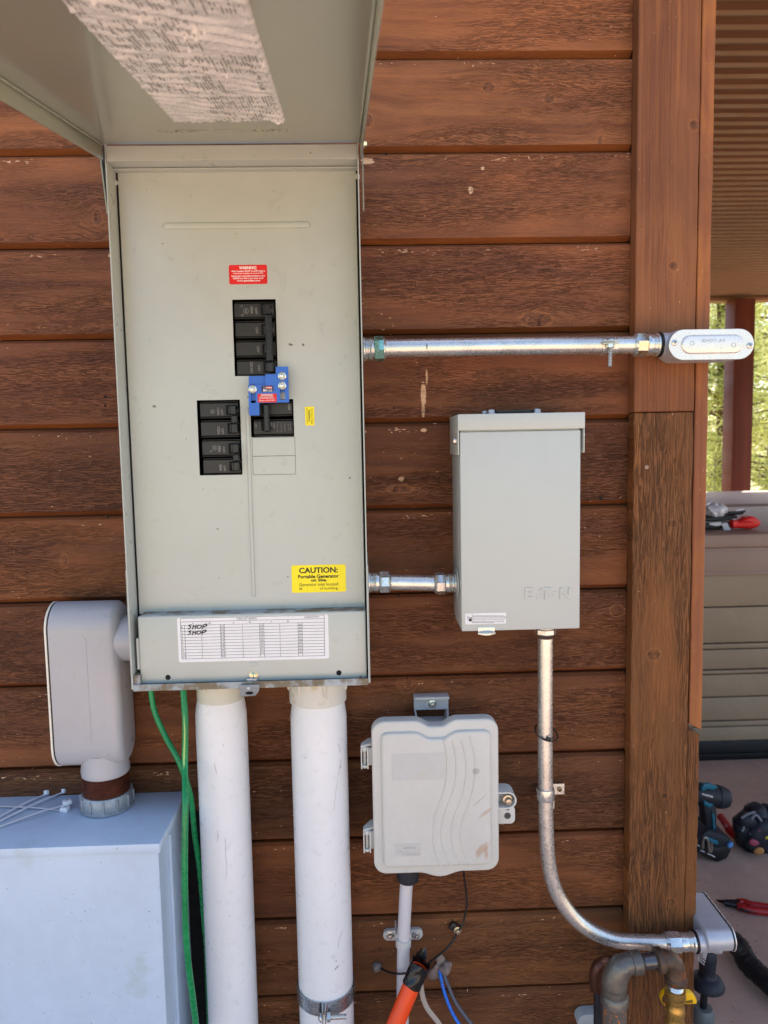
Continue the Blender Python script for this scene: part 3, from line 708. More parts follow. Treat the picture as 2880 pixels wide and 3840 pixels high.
# ---- breakers
YB = YD+.004
def zr(x0, y0, x1, y1, Y=YB): return rectpx(*Z2(x0, y0), *Z2(x1, y1), Y)
def bblock(bm, x0, y0, x1, y1, Y0, Y1, bev=.0006, mi=0):
    r = zr(x0, y0, x1, y1, Y0); bx(bm, r[0], r[1], Y0, Y1, r[2], r[3], bev=bev, seg=1, mi=mi)
def ztxt(bm, s, x, y, w_, h_, rot=-90, bold=.02, mi=0, Y=YB): txt(bm, s, *Z2(x, y), w_/2.212, h_/2.212, Y-.0003, rot=rot, bold=bold, mi=mi)
def breaker(label, mods, ties, texts, paddles):
    """mods: face blocks; ridges between; paddles + tie bar = handle"""
    b = NB()
    for (x0, y0, x1, y1) in mods:
        bblock(b, x0, y0, x1, y1, YB, -.035, .0007)
        bblock(b, x0+3, y0-12, x1-2, y0-4, YB+.002, -.035, .0004); bblock(b, x0+3, y1+4, x1-2, y1+12, YB+.002, -.035, .0004)
    root = fin(b, 'breaker', BRK, pan, label)
    b = NB()
    for (x0, y0, x1, y1) in paddles:
        bblock(b, x0-30, y0-4, x1+4, y1+4, YB-.0004, YB+.004, .0002, 1)
        bblock(b, x0-14, y0+4, x0+6, y1-4, YB-.004, YB, .0008); bblock(b, x0, y0, x1, y1, YB-.013, YB, .0012)
    for (x0, y0, x1, y1) in ties: bblock(b, x0, y0, x1, y1, YB-.0155, YB-.008, .0015)
    fin(b, 'handle', [BRKH, BLACK], root)
    b = NB()
    for q in texts: ztxt(b, *q)
    fin(b, 'lettering', GREY_INK, root, smooth=False)
breaker('four-pole 200 amp main breaker', [(347, 525, 686, 640), (357, 684, 692, 800), (363, 845, 698, 960), (371, 1004, 706, 1118)], [(608, 615, 664, 1006)],
        [('OFF', 532, 588, 52, 20), ('OFF', 538, 750, 50, 18), ('OFF', 548, 908, 52, 20), ('OFF', 556, 1064, 52, 20), ('200A', 496, 582, 60, 22, -90, .02), ('22KAIC', 494, 1058, 96, 20), ('ON', 668, 585, 34, 16), ('ON', 673, 746, 34, 16), ('C', 412, 550, 18, 14)],
        [(598, 530, 652, 618), (604, 700, 640, 785), (612, 862, 650, 945), (622, 1010, 676, 1096)])
breaker('125 amp two-pole breaker above the 50 amp one', [(64, 1352, 385, 1466), (72, 1508, 395, 1624)], [(322, 1452, 372, 1522)],
        [('OFF', 248, 1428, 50, 18), ('OFF', 254, 1586, 50, 18), ('125A', 222, 1582, 66, 22, -90, .02), ('ON', 378, 1420, 30, 14), ('125A', 218, 1424, 60, 20)],
        [(312, 1372, 366, 1450), (324, 1522, 376, 1604)])
breaker('50 amp two-pole breaker at the bottom left', [(82, 1666, 400, 1784), (92, 1822, 410, 1936)], [(336, 1776, 388, 1836)],
        [('OFF', 264, 1738, 48, 17), ('OFF', 270, 1894, 48, 17), ('50A', 228, 1734, 54, 22, -90, .03), ('50A', 238, 1890, 54, 22, -90, .03), ('ON', 394, 1724, 26, 13)],
        [(332, 1690, 384, 1768), (340, 1840, 392, 1916)])
breaker('50 amp generator breaker under the blue interlock', [(500, 1352, 834, 1450), (510, 1500, 838, 1612)], [(592, 1362, 640, 1590)],
        [('NO', 530, 1538, 30, 16, 90), ('OFF', 658, 1530, 40, 15), ('50A', 682, 1540, 44, 20), ('ABB', 806, 1384, 52, 20, -90, .03), ('THQL21 50', 708, 1548, 80, 8), ('COMMON TRIP', 740, 1556, 80, 7), ('120/240V', 770, 1556, 70, 7), ('10KA 75C', 800, 1550, 60, 7), ('TYPE', 816, 1550, 60, 6)],
        [(604, 1366, 634, 1440), (604, 1508, 640, 1580)])
# round maker's marks and rating boxes on the breakers
for x, y, r in ((448, 590, 22), (188, 1724, 20), (170, 1424, 18), (158, 1752, 9), (418, 624, 10)):
    b = NB(); q = at(*Z2(x, y), YB-.0003); k_ = mpp(YB)/2.212
    v1 = [(q.x+r*k_*math.cos(a_*math.pi/12), q.z+r*k_*math.sin(a_*math.pi/12)) for a_ in range(24)]; v2 = [(q.x+(r-3)*k_*math.cos(a_*math.pi/12), q.z+(r-3)*k_*math.sin(a_*math.pi/12)) for a_ in range(24)]
    for i in range(24):
        j = (i+1) % 24; quad(b, ((v1[i][0], YB-.0003, v1[i][1]), (v1[j][0], YB-.0003, v1[j][1]), (v2[j][0], YB-.0003, v2[j][1]), (v2[i][0], YB-.0003, v2[i][1])))
    if r > 15: ztxt(b, 'GE', x, y, r*1.2, r*.8, -90)
    fin(b, 'breaker_mark', GREY_INK, pan, smooth=False)
# ---- interlock
YI = -.118
def zi(x0, y0, x1, y1): return rectpx(*Z2(x0, y0), *Z2(x1, y1), YI)
def rx_(x0, y0, x1, y1): r = zi(x0, y0, x1, y1); return (round(r[0], 5), round(r[1], 5), round(r[2], 5), round(r[3], 5))
b = NB()
xs_ = [at(*Z2(x, 1250), YI).x for x in (467, 553, 700, 802)]
zz = lambda y: at(*Z2(635, y), YI).z
xs_ = [round(x, 5) for x in xs_]
cells(b, [(xs_[0], xs_[3], round(zz(1350), 5), round(zz(1200), 5)), (xs_[0], xs_[1], round(zz(1453), 5), round(zz(1350), 5)), (at(*Z2(612, 1250), YI).x, xs_[3], round(zz(1200), 5), round(zz(1113), 5)), (xs_[2], xs_[3], round(zz(1113), 5), round(zz(1052), 5))],
      [rx_(488, 1262, 528, 1352), rx_(730, 1196, 771, 1325)], YI, YI+.0022)
r = zi(467, 1125, 612, 1196); bx(b, r[0], r[1], YI+.004, YI+.0062, r[2]-.003, r[3], bev=.0004, seg=1)
r = zi(488, 1262, 528, 1330); bx(b, r[0]-.001, r[1]+.001, YI+.0045, YI+.0065, r[2], r[3])
r = zi(730, 1196, 771, 1262); bx(b, r[0]-.001, r[1]+.001, YI+.0045, YI+.0065, r[2], r[3])
il_ = fin(b, 'interlock_plate', BLUE, pan, 'blue sliding interlock plate between the main and generator breakers')
for (x, y) in ((503, 1238), (748, 1128), (748, 1208)):
    b = NB(); q = at(*Z2(x, y), YI)
    lathe(b, q+Vector((0, .0145, 0)), (0, -1, 0), [(0, .003), (.0143, .003)], 12)
    lathe(b, q, (0, -1, 0), [(0, .0056), (.0012, .0054), (.0022, .004)], 24)
    lathe(b, q+Vector((0, -.002, 0)), (0, -1, 0), [(0, .0038), (.0025, .0037), (.0032, .003), (.0032, .0022)], 6)
    lathe(b, q+Vector((0, -.004, 0)), (0, -1, 0), [(0, .0022), (.0028, .0021), (.0032, .0012), (.0032, 0)], 14)
    fin(b, 'lock_nut', ZINC, il_)
pts = lambda x0, y0, x1, y1: [Z2(x0, y0), Z2(x1, y0), Z2(x1, y1), Z2(x0, y1)]
b = NB(); r = qx(pts(545, 1275, 703, 1347), YI); prism(b, rrect(*r, .0012, 3), YI-.0003, YI-.00001); s1 = fin(b, 'warning_sticker', RED, il_)
b = NB(); Yq = YI-.0005
txt(b, 'WARNING!', *Z2(620, 1285), 44, 6.6, Yq, bold=.03); txt(b, 'Main breaker MUST', *Z2(621, 1302), 50, 4.6, Yq, bold=.02)
txt(b, 'be "OFF" BEFORE gen.', *Z2(622, 1316), 56, 4.6, Yq, bold=.02); txt(b, 'breaker is turned "ON" !', *Z2(624, 1331), 60, 4.6, Yq, bold=.02)
fin(b, 'lettering', WHITE_INK, s1, smooth=False)
b = NB(); r = qx(pts(575, 1207, 676, 1260), YI); prism(b, rrect(*r, .002, 3), YI-.0003, YI-.00001); s1 = fin(b, 'flag_sticker', pm('navy_print', (26, 36, 88), .45), il_)
b = NB()
for i in range(4):
    quad(b, [at(*Z2(x, y), Yq) for x, y in ((612, 1213+i*7), (612, 1218+i*7), (664, 1220+i*7), (664, 1214+i*7))], 1 if i % 2 == 0 else 0)
quad(b, [at(*Z2(x, y), Yq) for x, y in ((612, 1236), (612, 1241), (664, 1243), (664, 1237))], 0)
for (x, y) in ((595, 1217), (603, 1223), (594, 1230), (604, 1234)): quad(b, [at(*Z2(x+a_, y+c_), Yq) for a_, c_ in ((-2, -2), (-2, 2), (2, 2), (2, -2))], 0)
quad(b, [at(*Z2(x, y), Yq) for x, y in ((590, 1240), (590, 1256), (664, 1256), (664, 1240))], 0)
txt(b, 'USA', *Z2(636, 1248), 22, 6, Yq-.0002, bold=.04, mi=2); txt(b, 'IN', *Z2(602, 1250), 4, 3, Yq-.0002, mi=2)
for f in b.faces:
    f.normal_update()
    if f.normal.y > 0: f.normal_flip()
fin(b, 'print', [WHITE_INK, RED, pm('navy_print', (26, 36, 88))], s1, smooth=False)
# ------------------------------------------------------------------ grey switch box with hinged cover
YE = -.093
ex0, ex1 = .1325, at(2171.5, 2358, YE).x
ez0 = at(1950, 2360.5, YE).z; ez1 = at(1950, 1550, YE).z
inl = thing('switch_box', 'plain light grey metal switch box hung between the panel and the corner board', 'electrical box', ((ex0+ex1)/2, 0, ez0))
b = NB()
prism(b, [(YE, ez0), (YE, ez1-.002), (0, ez1-.012), (0, ez0+.012), (YE+.07, ez0+.0)], ex0+.001, ex1-.001, 'YZ', bev=.0008, bevback=True)
fin(b, 'enclosure', PAINT2, inl)
b = NB(); bx(b, ex0, ex1, YE-.0035, YE-.0003, ez0, ez1-.024, bev=.0016, seg=3)
cover = fin(b, 'cover', PAINT2, inl)
b = NB()
def E_(x, y): return (1640+x/2.305, 1480+y/2.305)
Yq = YE-.0035
for ch, x, w_ in (('E', 790, 66), ('T', 940, 90), ('N', 1106, 96)): txt(b, ch, *E_(x, 1716), w_/2.305, 102/2.305, Yq, bold=.03, depth=.0013)
q = at(*E_(1018, 1718), Yq); lathe(b, q, (0, -1, 0), [(0, .0033), (.0006, .003), (.0008, 0)], 18)
q = at(*E_(884, 1700), Yq); prism(b, [(q.x-.002, q.z), (q.x, q.z+.004), (q.x+.002, q.z)], Yq-.0006, Yq)
q = at(*E_(884, 1745), Yq); prism(b, [(q.x-.0045, q.z-.004), (q.x-.0033, q.z+.0035), (q.x+.0033, q.z+.0035), (q.x+.0045, q.z-.004)], Yq-.0006, Yq)
fin(b, 'embossed_lettering', PAINT2, cover)
b = NB(); r = qx([E_(240, 1887), E_(596, 1889), E_(592, 1983), E_(242, 1980)], Yq); prism(b, rrect(*r, .0005, 3), Yq-.0003, Yq); s1 = fin(b, 'voltage_label', PAPER, cover, 'small white shock hazard label in the bottom left corner')
b = NB(); Yp = Yq-.0005
def el(x0, y0, x1, w_=3): line(b, *E_(x0, y0), *E_(x1, y0+.5), w_/2.305, Yp)
rr_ = random.Random(9)
for y_ in (1911, 1920, 1931, 1946, 1962, 1971):
    x = 306
    while x < (575 if y_ not in (1971,) else 480):
        w_ = rr_.uniform(8, 26); el(x, y_, x+w_, 3.6); x += w_+4
line(b, *E_(301, 1891), *E_(301, 1978), .9, Yp)
for x in (276, 283, 290, 296): line(b, *E_(x, 1920+abs(x-286)*.6), *E_(x-1, 1945), 1.5, Yp)
q = at(*E_(285, 1950), Yp); prism(b, [(q.x+.0022*math.cos(a_), q.z+.0018*math.sin(a_)) for a_ in [i*math.pi/6 for i in range(12)]], Yp-.0001, Yp)
line(b, *E_(258, 1912), *E_(268, 1925), 1.4, Yp); line(b, *E_(268, 1925), *E_(260, 1938), 1.4, Yp); line(b, *E_(260, 1938), *E_(270, 1944), 1.4, Yp)
fin(b, 'print', INK, s1, smooth=False)
cz = at(1950, 1611, YE).z; fz = at(1722, 1706, YE).z
b = NB()
bx(b, ex0-.0028, ex1+.0052, YE-.0060, YE-.0040, cz, ez1, bev=.001, seg=2); bx(b, ex0-.0026, ex1+.005, YE-.0045, 0, ez1-.002, ez1-.0002, bev=.0006, seg=1)
for x_ in (ex0-.0028, ex1+.0036): bx(b, x_, x_+.0016, YE-.0045, -.006, fz, ez1-.0004, bev=.0006, seg=2)
fin(b, 'top_cap', PAINT2, inl)
for x_, d_, v in ((ex0-.0028, -1, 1653), (ex1+.0052, 1, 1638)):
    b = NB(); hexh(b, (x_, YE+.012, at(1707, v, YE+.012).z), (d_, 0, 0), .0036, .0045); fin(b, 'side_screw', ZINC, inl)
for u in (1842, 2014, 1817):
    q = at(u, 1548, YE+.02 if u > 1820 else YE+.05); b = NB(); hexh(b, (q.x, q.y, ez1-.0002), (0, 0, 1), .0048 if u > 1820 else .004, .0068); fin(b, 'hub_bolt', ALU, inl)
b = NB(); q = at(1926, 1545, YE+.03); prism(b, rrect(q.x-.030, q.x+.030, q.y-.012, q.y+.03, .01), ez1, ez1+.0058, 'XY', bev=.001); bx(b, q.x-.042, q.x-.028, q.y-.01, q.y+.01, ez1, ez1+.0016); bx(b, q.x+.024, q.x+.042, q.y-.01, q.y+.01, ez1, ez1+.0016)
fin(b, 'hub_plate', BLK, inl)
q = at(1825, 2358, YE-.006); b = NB(); a_ = [(q.x-.0122+.0244*i/10, q.y-.006*math.sin(math.pi*i/10)-.001) for i in range(11)]
prism(b, [(-(0)+p_[0], p_[1]) for p_ in a_]+[(q.x+.0122, YE+.01), (q.x-.0122, YE+.01)], ez0-.0042, ez0-.0018, 'XY', bev=.0005, seg=1)
bx(b, q.x-.0118, q.x+.0118, YE-.0042, YE-.003, ez0-.002, ez0+.006, bev=.0008)
fin(b, 'hasp', ZINC, inl)
b = NB(); q = at(1707, 2185, -.05); lathe(b, (ex0-.0012, -.05, at(1710, 2185, -.05).z), (1, 0, 0), [(0, .022), (.001, .0225)], 28)
fin(b, 'knockout_ring', PAINT2, inl)
# ------------------------------------------------------------------ conduits
def PX(u, v, Y): return at(u, v, Y)
YP = -.05
def coupler(bm, p, d, L, r, nut_first=True, mi=0, ymi=None):
    """compression connector: threaded barrel, hex nut, body"""
    p = V3(p); d = V3(d).normalized()
    lathe(bm, p, d, [(0, r*1.2), (L*.06, r*1.34), (L*.12, r*1.34), (L*.16, r*1.2), (L*.3, r*1.17), (L*.36, r*1.24), (L*.42, r*1.24), (L*.46, r*1.18), (L*.5, r*1.18)], 32, mi)
    lathe(bm, p+d*L*.5, d, [(0, r*1.18), (L*.02, r*1.36), (L*.06, r*1.42), (L*.36, r*1.42), (L*.42, r*1.34)], 8, mi if ymi is None else ymi, ph=.2)
    lathe(bm, p+d*L*.9, d, [(0, r*1.34), (L*.06, r*1.22), (L*.1, r*1.08), (L*.1, r)], 32, mi)
    for i in range(4): lathe(bm, p+d*L*(.18+.028*i), d, [(0, r*1.17), (L*.008, r*1.215), (L*.02, r*1.17)], 32, mi, cap=False)
def conduit(name, label, path, r, conns, group=None):
    """path of the tube; conns = [(point, direction along the pipe, length, green?)]"""
    t_ = thing(name, label, 'conduit', tuple(path[0]), group)
    b = NB(); tube(b, path, r, 28); fin(b, 'tube', EMT, t_, ang=60)
    for (p, d, L, mt) in conns:
        b = NB(); coupler(b, p, d, L, r, ymi=1); fin(b, 'connector', [ZINC, mt or ZINC], t_, ang=28)
    return t_
GRZ = pm('green_passivated', (150, 200, 180), .25, .9, .15, 40, stain=(210, 206, 150), stain_s=60)
rE = mpp(YP)*32.5
up_l, up_r = PX(1447, 1307, YP), PX(2372, 1294, YP)
up_l2, up_r2 = Vector((xr, YP, PX(1363, 1311, YP).z)), PX(2469, 1293, YP)
conduit('upper_conduit', 'long horizontal galvanised conduit from the panel to the flat oval fitting', [up_l, up_l.lerp(up_r, .5)+Vector((0, 0, .0006)), up_r], rE,
        [(up_l2, up_l-up_l2, (up_l-up_l2).length, GRZ), (up_r2, up_r-up_r2, (up_r-up_r2).length, ZINCY)])
b = NB(); m_ = PX(1601, 1301, YP-rE); bx(b, m_.x-.0006, m_.x+.0006, m_.y-.0004, m_.y+.004, m_.z-.003, m_.z+.004); fin(b, 'pen_mark', INK, bpy.data.objects['upper_conduit'], smooth=False)
sh_l, sh_r = PX(1466, 2184, YP), PX(1626, 2187, YP)
sl2, sr2 = Vector((xr, YP, PX(1382, 2184, YP).z)), Vector((ex0-.0004, YP, PX(1703, 2186, YP).z))
conduit('short_conduit', 'short galvanised conduit nipple joining the panel to the switch box', [sh_l, sh_r], mpp(YP)*30, [(sl2, (1, 0, 0), (sh_l-sl2).length, None), (sr2, (-1, 0, 0), (sh_r-sr2).length, None)])
dp = [(2045, 2392), (2044.6, 2600), (2044.6, 2840), (2045.5, 2953), (2047, 3060), (2050.5, 3156), (2056.5, 3224), (2068, 3292), (2089, 3351), (2125.6, 3409.7), (2172, 3459), (2234, 3499), (2310, 3526), (2410, 3533), (2500, 3534)]
dn = crv([PX(u, v, YP) for u, v in dp], 6)
lbc = PX(2606, 3532, YP)
conduit('bent_conduit', 'galvanised conduit running down from the switch box and bending right across the corner board', dn, mpp(YP)*29.3,
        [((dn[0].x, YP, ez0), (0, 0, -1), .020, None), (lbc, dn[-1]-lbc, (dn[-1]-lbc).length+.004, None)])
# strut strap on the upper conduit
st_ = thing('strut_strap', 'galvanised conduit clamp with a hanging bolt on the upper conduit', 'clamp', tuple(PX(2285, 1300, YP)))
b = NB(); ua, ub = PX(2250, 1297, YP), PX(2310, 1296, YP)
lathe(b, ua, ub-ua, [(0, rE*1.02), (.0006, rE*1.09), ((ub-ua).length-.0006, rE*1.09), ((ub-ua).length, rE*1.02)], 32)
c_ = PX(2288, 1288, YP-rE-.004); bx(b, c_.x-.0115, c_.x+.0115, c_.y-.007, YP-rE*.6, c_.z-.0012, c_.z+.0004, bev=.0004, seg=1); bx(b, c_.x-.0115, c_.x+.0115, c_.y-.007, YP-rE*.6, c_.z+.0022, c_.z+.0036, bev=.0004, seg=1)
fin(b, 'band', ZINC, st_)
b = NB(); lathe(b, (c_.x, c_.y-.001, c_.z+.0036), (0, 0, 1), [(0, .0055), (.002, .005), (.0032, .003), (.0034, 0)], 20)
lathe(b, (c_.x, c_.y-.001, c_.z-.0012), (0, 0, -1), [(0, .0058), (.0045, .0058), (.005, .005)], 6)
n = 14; lathe(b, (c_.x, c_.y-.001, c_.z-.006), (-.02, 0, -1), [(i*.0009, .0026 if i % 2 else .0032) for i in range(30)], 14)
fin(b, 'bolt', ZINC, st_)
# one-hole strap on the bent conduit
st_ = thing('pipe_strap', 'galvanised one-hole strap holding the vertical run of the bent conduit', 'clamp', tuple(PX(2046, 2975, 0)))
b = NB(); a, c = PX(2045, 2953, YP), PX(2046, 2998, YP); rr = mpp(YP)*33
lathe(b, a, c-a, [(0, rr*.95), (.0008, rr*1.04), (.004, rr*1.08), ((c-a).length-.004, rr*1.08), ((c-a).length-.0008, rr*1.04), ((c-a).length, rr*.95)], 32)
q = PX(2096, 2957, -.004); cells(b, [(a.x, q.x+.008, q.z-.0085, q.z+.0085)], [], -.006, -.0035); bx(b, a.x-.0135, a.x-.009, YP-.002, YP+.002, a.z-.014, a.z-.001, bev=.001)
for v_ in b.verts: pass
bx(b, a.x+rr*.96, a.x+rr*1.08, YP, -.004, q.z-.0085, q.z+.0085)
fin(b, 'band', ZINC, st_)
b = NB(); phil(b, (q.x+.0005, -.006, q.z), (0, -1, 0), .0042); fin(b, 'screw', [pm('brassy_screw', (150, 130, 96), .4, .8), BLACK], st_)
# zip tie round the vertical run
b = NB(); z_ = PX(2044, 2760, YP).z; cx = dn[0].x+.0008; rr = mpp(YP)*30+.0008
ring = [(cx+(rr+.0006*math.sin(3*a_))*math.cos(a_)*1.34+.0005, YP-(rr+.001)*math.sin(a_)*1.05, z_+.006-.009*math.sin(a_)*.9-.008*math.cos(a_)*.4) for a_ in [i*2*math.pi/40 for i in range(41)]]
tube(b, ring, .0012, 6); q = PX(2056, 2771, YP-rr-.003); bx(b, q.x-.003, q.x+.0035, q.y-.002, q.y+.002, q.z-.002, q.z+.002, bev=.0006); tube(b, [q, q+Vector((.006, -.001, .0005)), q+Vector((.009, .001, .004))], .0009, 6)
fin(b, 'zip_tie', BLK, None, 'black cable tie looped round the bent conduit below the switch box', 'cable tie', origin=tuple(q))
# upper oval conduit body
def F_(x, y): return (2400+x/3.456, 950+y/3.456)
YV = -.079; cl, cr_ = at(*F_(375, 1165), YV), at(*F_(1478, 1195), YV); hr = mpp(YV)*56.5
def stad(xa, xb, z, r, n=14): return [(xb-r+r*math.cos(math.radians(-90+180*i/n)), z+r*math.sin(math.radians(-90+180*i/n))) for i in range(n+1)]+[(xa+r+r*math.cos(math.radians(90+180*i/n)), z+r*math.sin(math.radians(90+180*i/n))) for i in range(n+1)]
zc = (cl.z+cr_.z)/2
cb = thing('oval_conduit_body', 'silver conduit body with a long oval cover in front of the corner board', 'conduit fitting', ((cl.x+cr_.x)/2, YP, zc-hr))
b = NB(); prism(b, stad(cl.x+.0008, cr_.x-.001, zc, hr-.0008), YV+.0022, YP+.016, bev=.0002, seg=1)
n0 = PX(2472, 1293, YP); lathe(b, n0+Vector((0, 0, 0)), (1, 0, 0), [(0, .0168), (.016, .0168), (.026, .020), (.03, .020)], 32)
lathe(b, (cr_.x-hr*1.3, YP+.014, zc), (0, 1, 0), [(0, .018), (.03, .018)], 28)
fin(b, 'body', ALU, cb)
b = NB(); prism(b, stad(cl.x, cr_.x, zc, hr), YV-.0003, YV+.0012, bev=.0005, seg=1)
ca, cb_ = at(*F_(528, 1165), YV), at(*F_(1335, 1185), YV)
prism(b, stad(ca.x, cb_.x, zc, hr*.62), YV-.0034, YV-.0002, bev=.003, seg=4)
cvr = fin(b, 'cover', ALUC, cb)
b = NB(); prism(b, stad(cl.x+.0003, cr_.x-.0004, zc, hr-.0003), YV+.0012, YV+.0024); lathe(b, (n0.x-.0012, n0.y, n0.z), (1, 0, 0), [(0, .0178), (.0024, .0178)], 32)
fin(b, 'gasket', BLK, cb)
for x, y in ((446, 1160), (1419, 1196)):
    b = NB(); phil(b, at(*F_(x, y), YV)+Vector((0, -.0004, 0)), (0, -1, 0), .0042); fin(b, 'cover_screw', [ZINC, BLACK], cvr)
b = NB()
txt(b, '3/4" COVER', *F_(950, 1130), 310/3.456, 40/3.456, YV-.0035, rot=180, mirror=False, bold=0)
for x, y in ((676, 1166), (1214, 1186)):
    q = at(*F_(x, y), YV-.0035); n = 20
    for i in range(n):
        A1, A2 = 2*math.pi*i/n, 2*math.pi*(i+1)/n
        quad(b, [(q.x+r_*math.cos(t_), YV-.0037, q.z+r_*math.sin(t_)) for r_, t_ in ((.0031, A1), (.0026, A1), (.0026, A2), (.0031, A2))])
for f in b.faces:
    f.normal_update()
    if f.normal.y > 0: f.normal_flip()
fin(b, 'stamped_lettering', pm('stamped_shade', (150, 148, 146), .45, .6), cvr, smooth=False)
# lower conduit body, running back round the corner
hx0, hx1 = at(2674, 3580, -.07).x, at(2758, 3580, -.07).x; hz_ = at(2720, 3547, -.07).z
lb2 = thing('corner_conduit_body', 'silver conduit body reaching back round the corner at the foot of the wall', 'conduit fitting', ((hx0+hx1)/2, YP, hz_-.02))
yz = lambda y0, y1, z, r, n=12: [(y1-r+r*math.cos(math.radians(-90+180*i/n)), z+r*math.sin(math.radians(-90+180*i/n))) for i in range(n+1)]+[(y0+r+r*math.cos(math.radians(90+180*i/n)), z+r*math.sin(math.radians(90+180*i/n))) for i in range(n+1)]
hr2 = .0185
b = NB(); prism(b, yz(YP-hr2-.001, .045, hz_, hr2), hx0-.008, hx1-.002, 'YZ', bev=.004, seg=3)
lathe(b, PX(2609, 3530, YP), (1, 0, -.01), [(0, .0158), (.022, .0158), (.028, .0175), (.034, .0178)], 32)
fin(b, 'body', ALU, lb2)
b = NB(); prism(b, yz(YP-hr2-.0016, .0458, hz_, hr2+.0006), hx1-.002, hx1+.0002, 'YZ'); lathe(b, PX(2604, 3531, YP), (1, 0, 0), [(0, .0166), (.0022, .0166)], 32); fin(b, 'gasket', BLK, lb2)
b = NB(); prism(b, yz(YP-hr2-.0022, .0464, hz_, hr2+.0012), hx1+.0002, hx1+.0022, 'YZ', bev=.0005, seg=1, bevback=True); fin(b, 'cover', ALUC, lb2)
# ------------------------------------------------------------------ white pvc risers
def pvc(label, xc, r, vt, vadj, mt, ribs, col_r, seed):
    t_ = thing('pvc_conduit', label, 'conduit', (xc, -.055, 0), 'white plastic risers under the panel')
    zt_ = at(800, vadj, -.055).z
    b = NB(); sh = .018
    lathe(b, (xc, -.055, 0), (0, 0, 1), [(0, r), (zt_-.045, r), (zt_-.024, r*.992), (zt_-.012, r*.955), (zt_-.003, r*.91), (zt_+.01, r*.88)], 48, ph=.1)
    fin(b, 'tube', PVC, t_, ang=60)
    b = NB(); lathe(b, (xc, -.055, zt_-.0022), (0, 0, 1), [(0, col_r*.96), (.0006, col_r), (zb-zt_+.001, col_r)], 48)
    for a_ in ribs: 
        p = Vector((xc+col_r*math.sin(a_), -.055-col_r*math.cos(a_), zb)); lathe(b, (p.x, p.y, zt_+.014), (0, 0, 1), [(0, .001), (.003, .0028), (zb-zt_-.014, .0034)], 10)
    fin(b, 'threaded_adapter', mt, t_, ang=50)
    return t_
p1 = pvc('thinner white plastic riser, left one, with a cream collar', -.2150, mpp(-.055)*97, 0, 2641-28, PVCO, (-.5,), mpp(-.055)*88, 1)
p2 = pvc('thicker white plastic riser, right one, with a metal clamp near its foot', -.0735, mpp(-.055)*108, 0, 2667-38, pm('white_adapter', (208, 206, 198), .4, 0, .03, 9, stain=(190, 178, 146), stain_s=30, stain_t=.58), (-.62, .30, 1.35, -1.5), mpp(-.055)*109, 2)
def scratch(xc, r, u, v, pts_, w_=.0005):
    """a scuff following the tube's surface"""
    P_ = []
    for du, dv in pts_:
        q = at(u+du, v+dv, -.055-r*.9); x = max(-.97, min(.97, (q.x-xc)/r)); P_.append(Vector((q.x, -.055-r*math.sqrt(1-x*x)-.00005, q.z)))
    b = NB(); tube(b, P_, w_, 4); fin(b, 'scuff_mark', pm('scuff', (128, 126, 126), .6), p1 if xc < -.1 else p2, smooth=False)
SC = [(1, 1277, 2860, ((0, 0), (-6, 40), (-18, 110), (-26, 180)), .0003), (1, 1270, 2800, ((0, 0), (4, 30), (8, 34)), .0004), (1, 1274, 2876, ((0, 0), (2, 12), (5, 18)), .0005), (1, 1142, 2840, ((0, 0), (4, 3)), .0008),
      (1, 1283, 3500, ((0, 0), (-12, 30), (-16, 55)), .0004), (1, 1265, 3623, ((0, 0), (3, 4), (-3, 6), (-9, 12)), .001), (1, 1248, 3583, ((0, 0), (1, 2)), .001), (1, 1262, 3602, ((0, 0), (-3, 5)), .0008),
      (0, 805, 2860, ((0, 0), (6, 20), (9, 36)), .0004), (0, 818, 3110, ((0, 0), (3, 22), (-2, 40)), .0004), (0, 845, 3140, ((0, 0), (4, 30), (2, 60), (8, 110), (4, 150)), .0003), (0, 860, 3430, ((0, 0), (5, 2)), .0006), (0, 838, 2790, ((0, 0), (1, 4)), .0008), (0, 905, 3480, ((0, 0), (6, 4)), .0004)]
for k_, u, v, pp, w_ in SC: scratch(*((-.2150, mpp(-.055)*97) if k_ == 0 else (-.0735, mpp(-.055)*108)), u, v, pp, w_*.7)
cp = thing('pipe_clamp', 'bright metal strut clamp with a bolt round the thicker white riser', 'clamp', (-.0735, -.1, at(1230, 3760, -.1).z))
r2 = mpp(-.055)*108; zc0 = at(1200, 3680, -.055).z; hh = .021
b = NB(); xc = -.0735
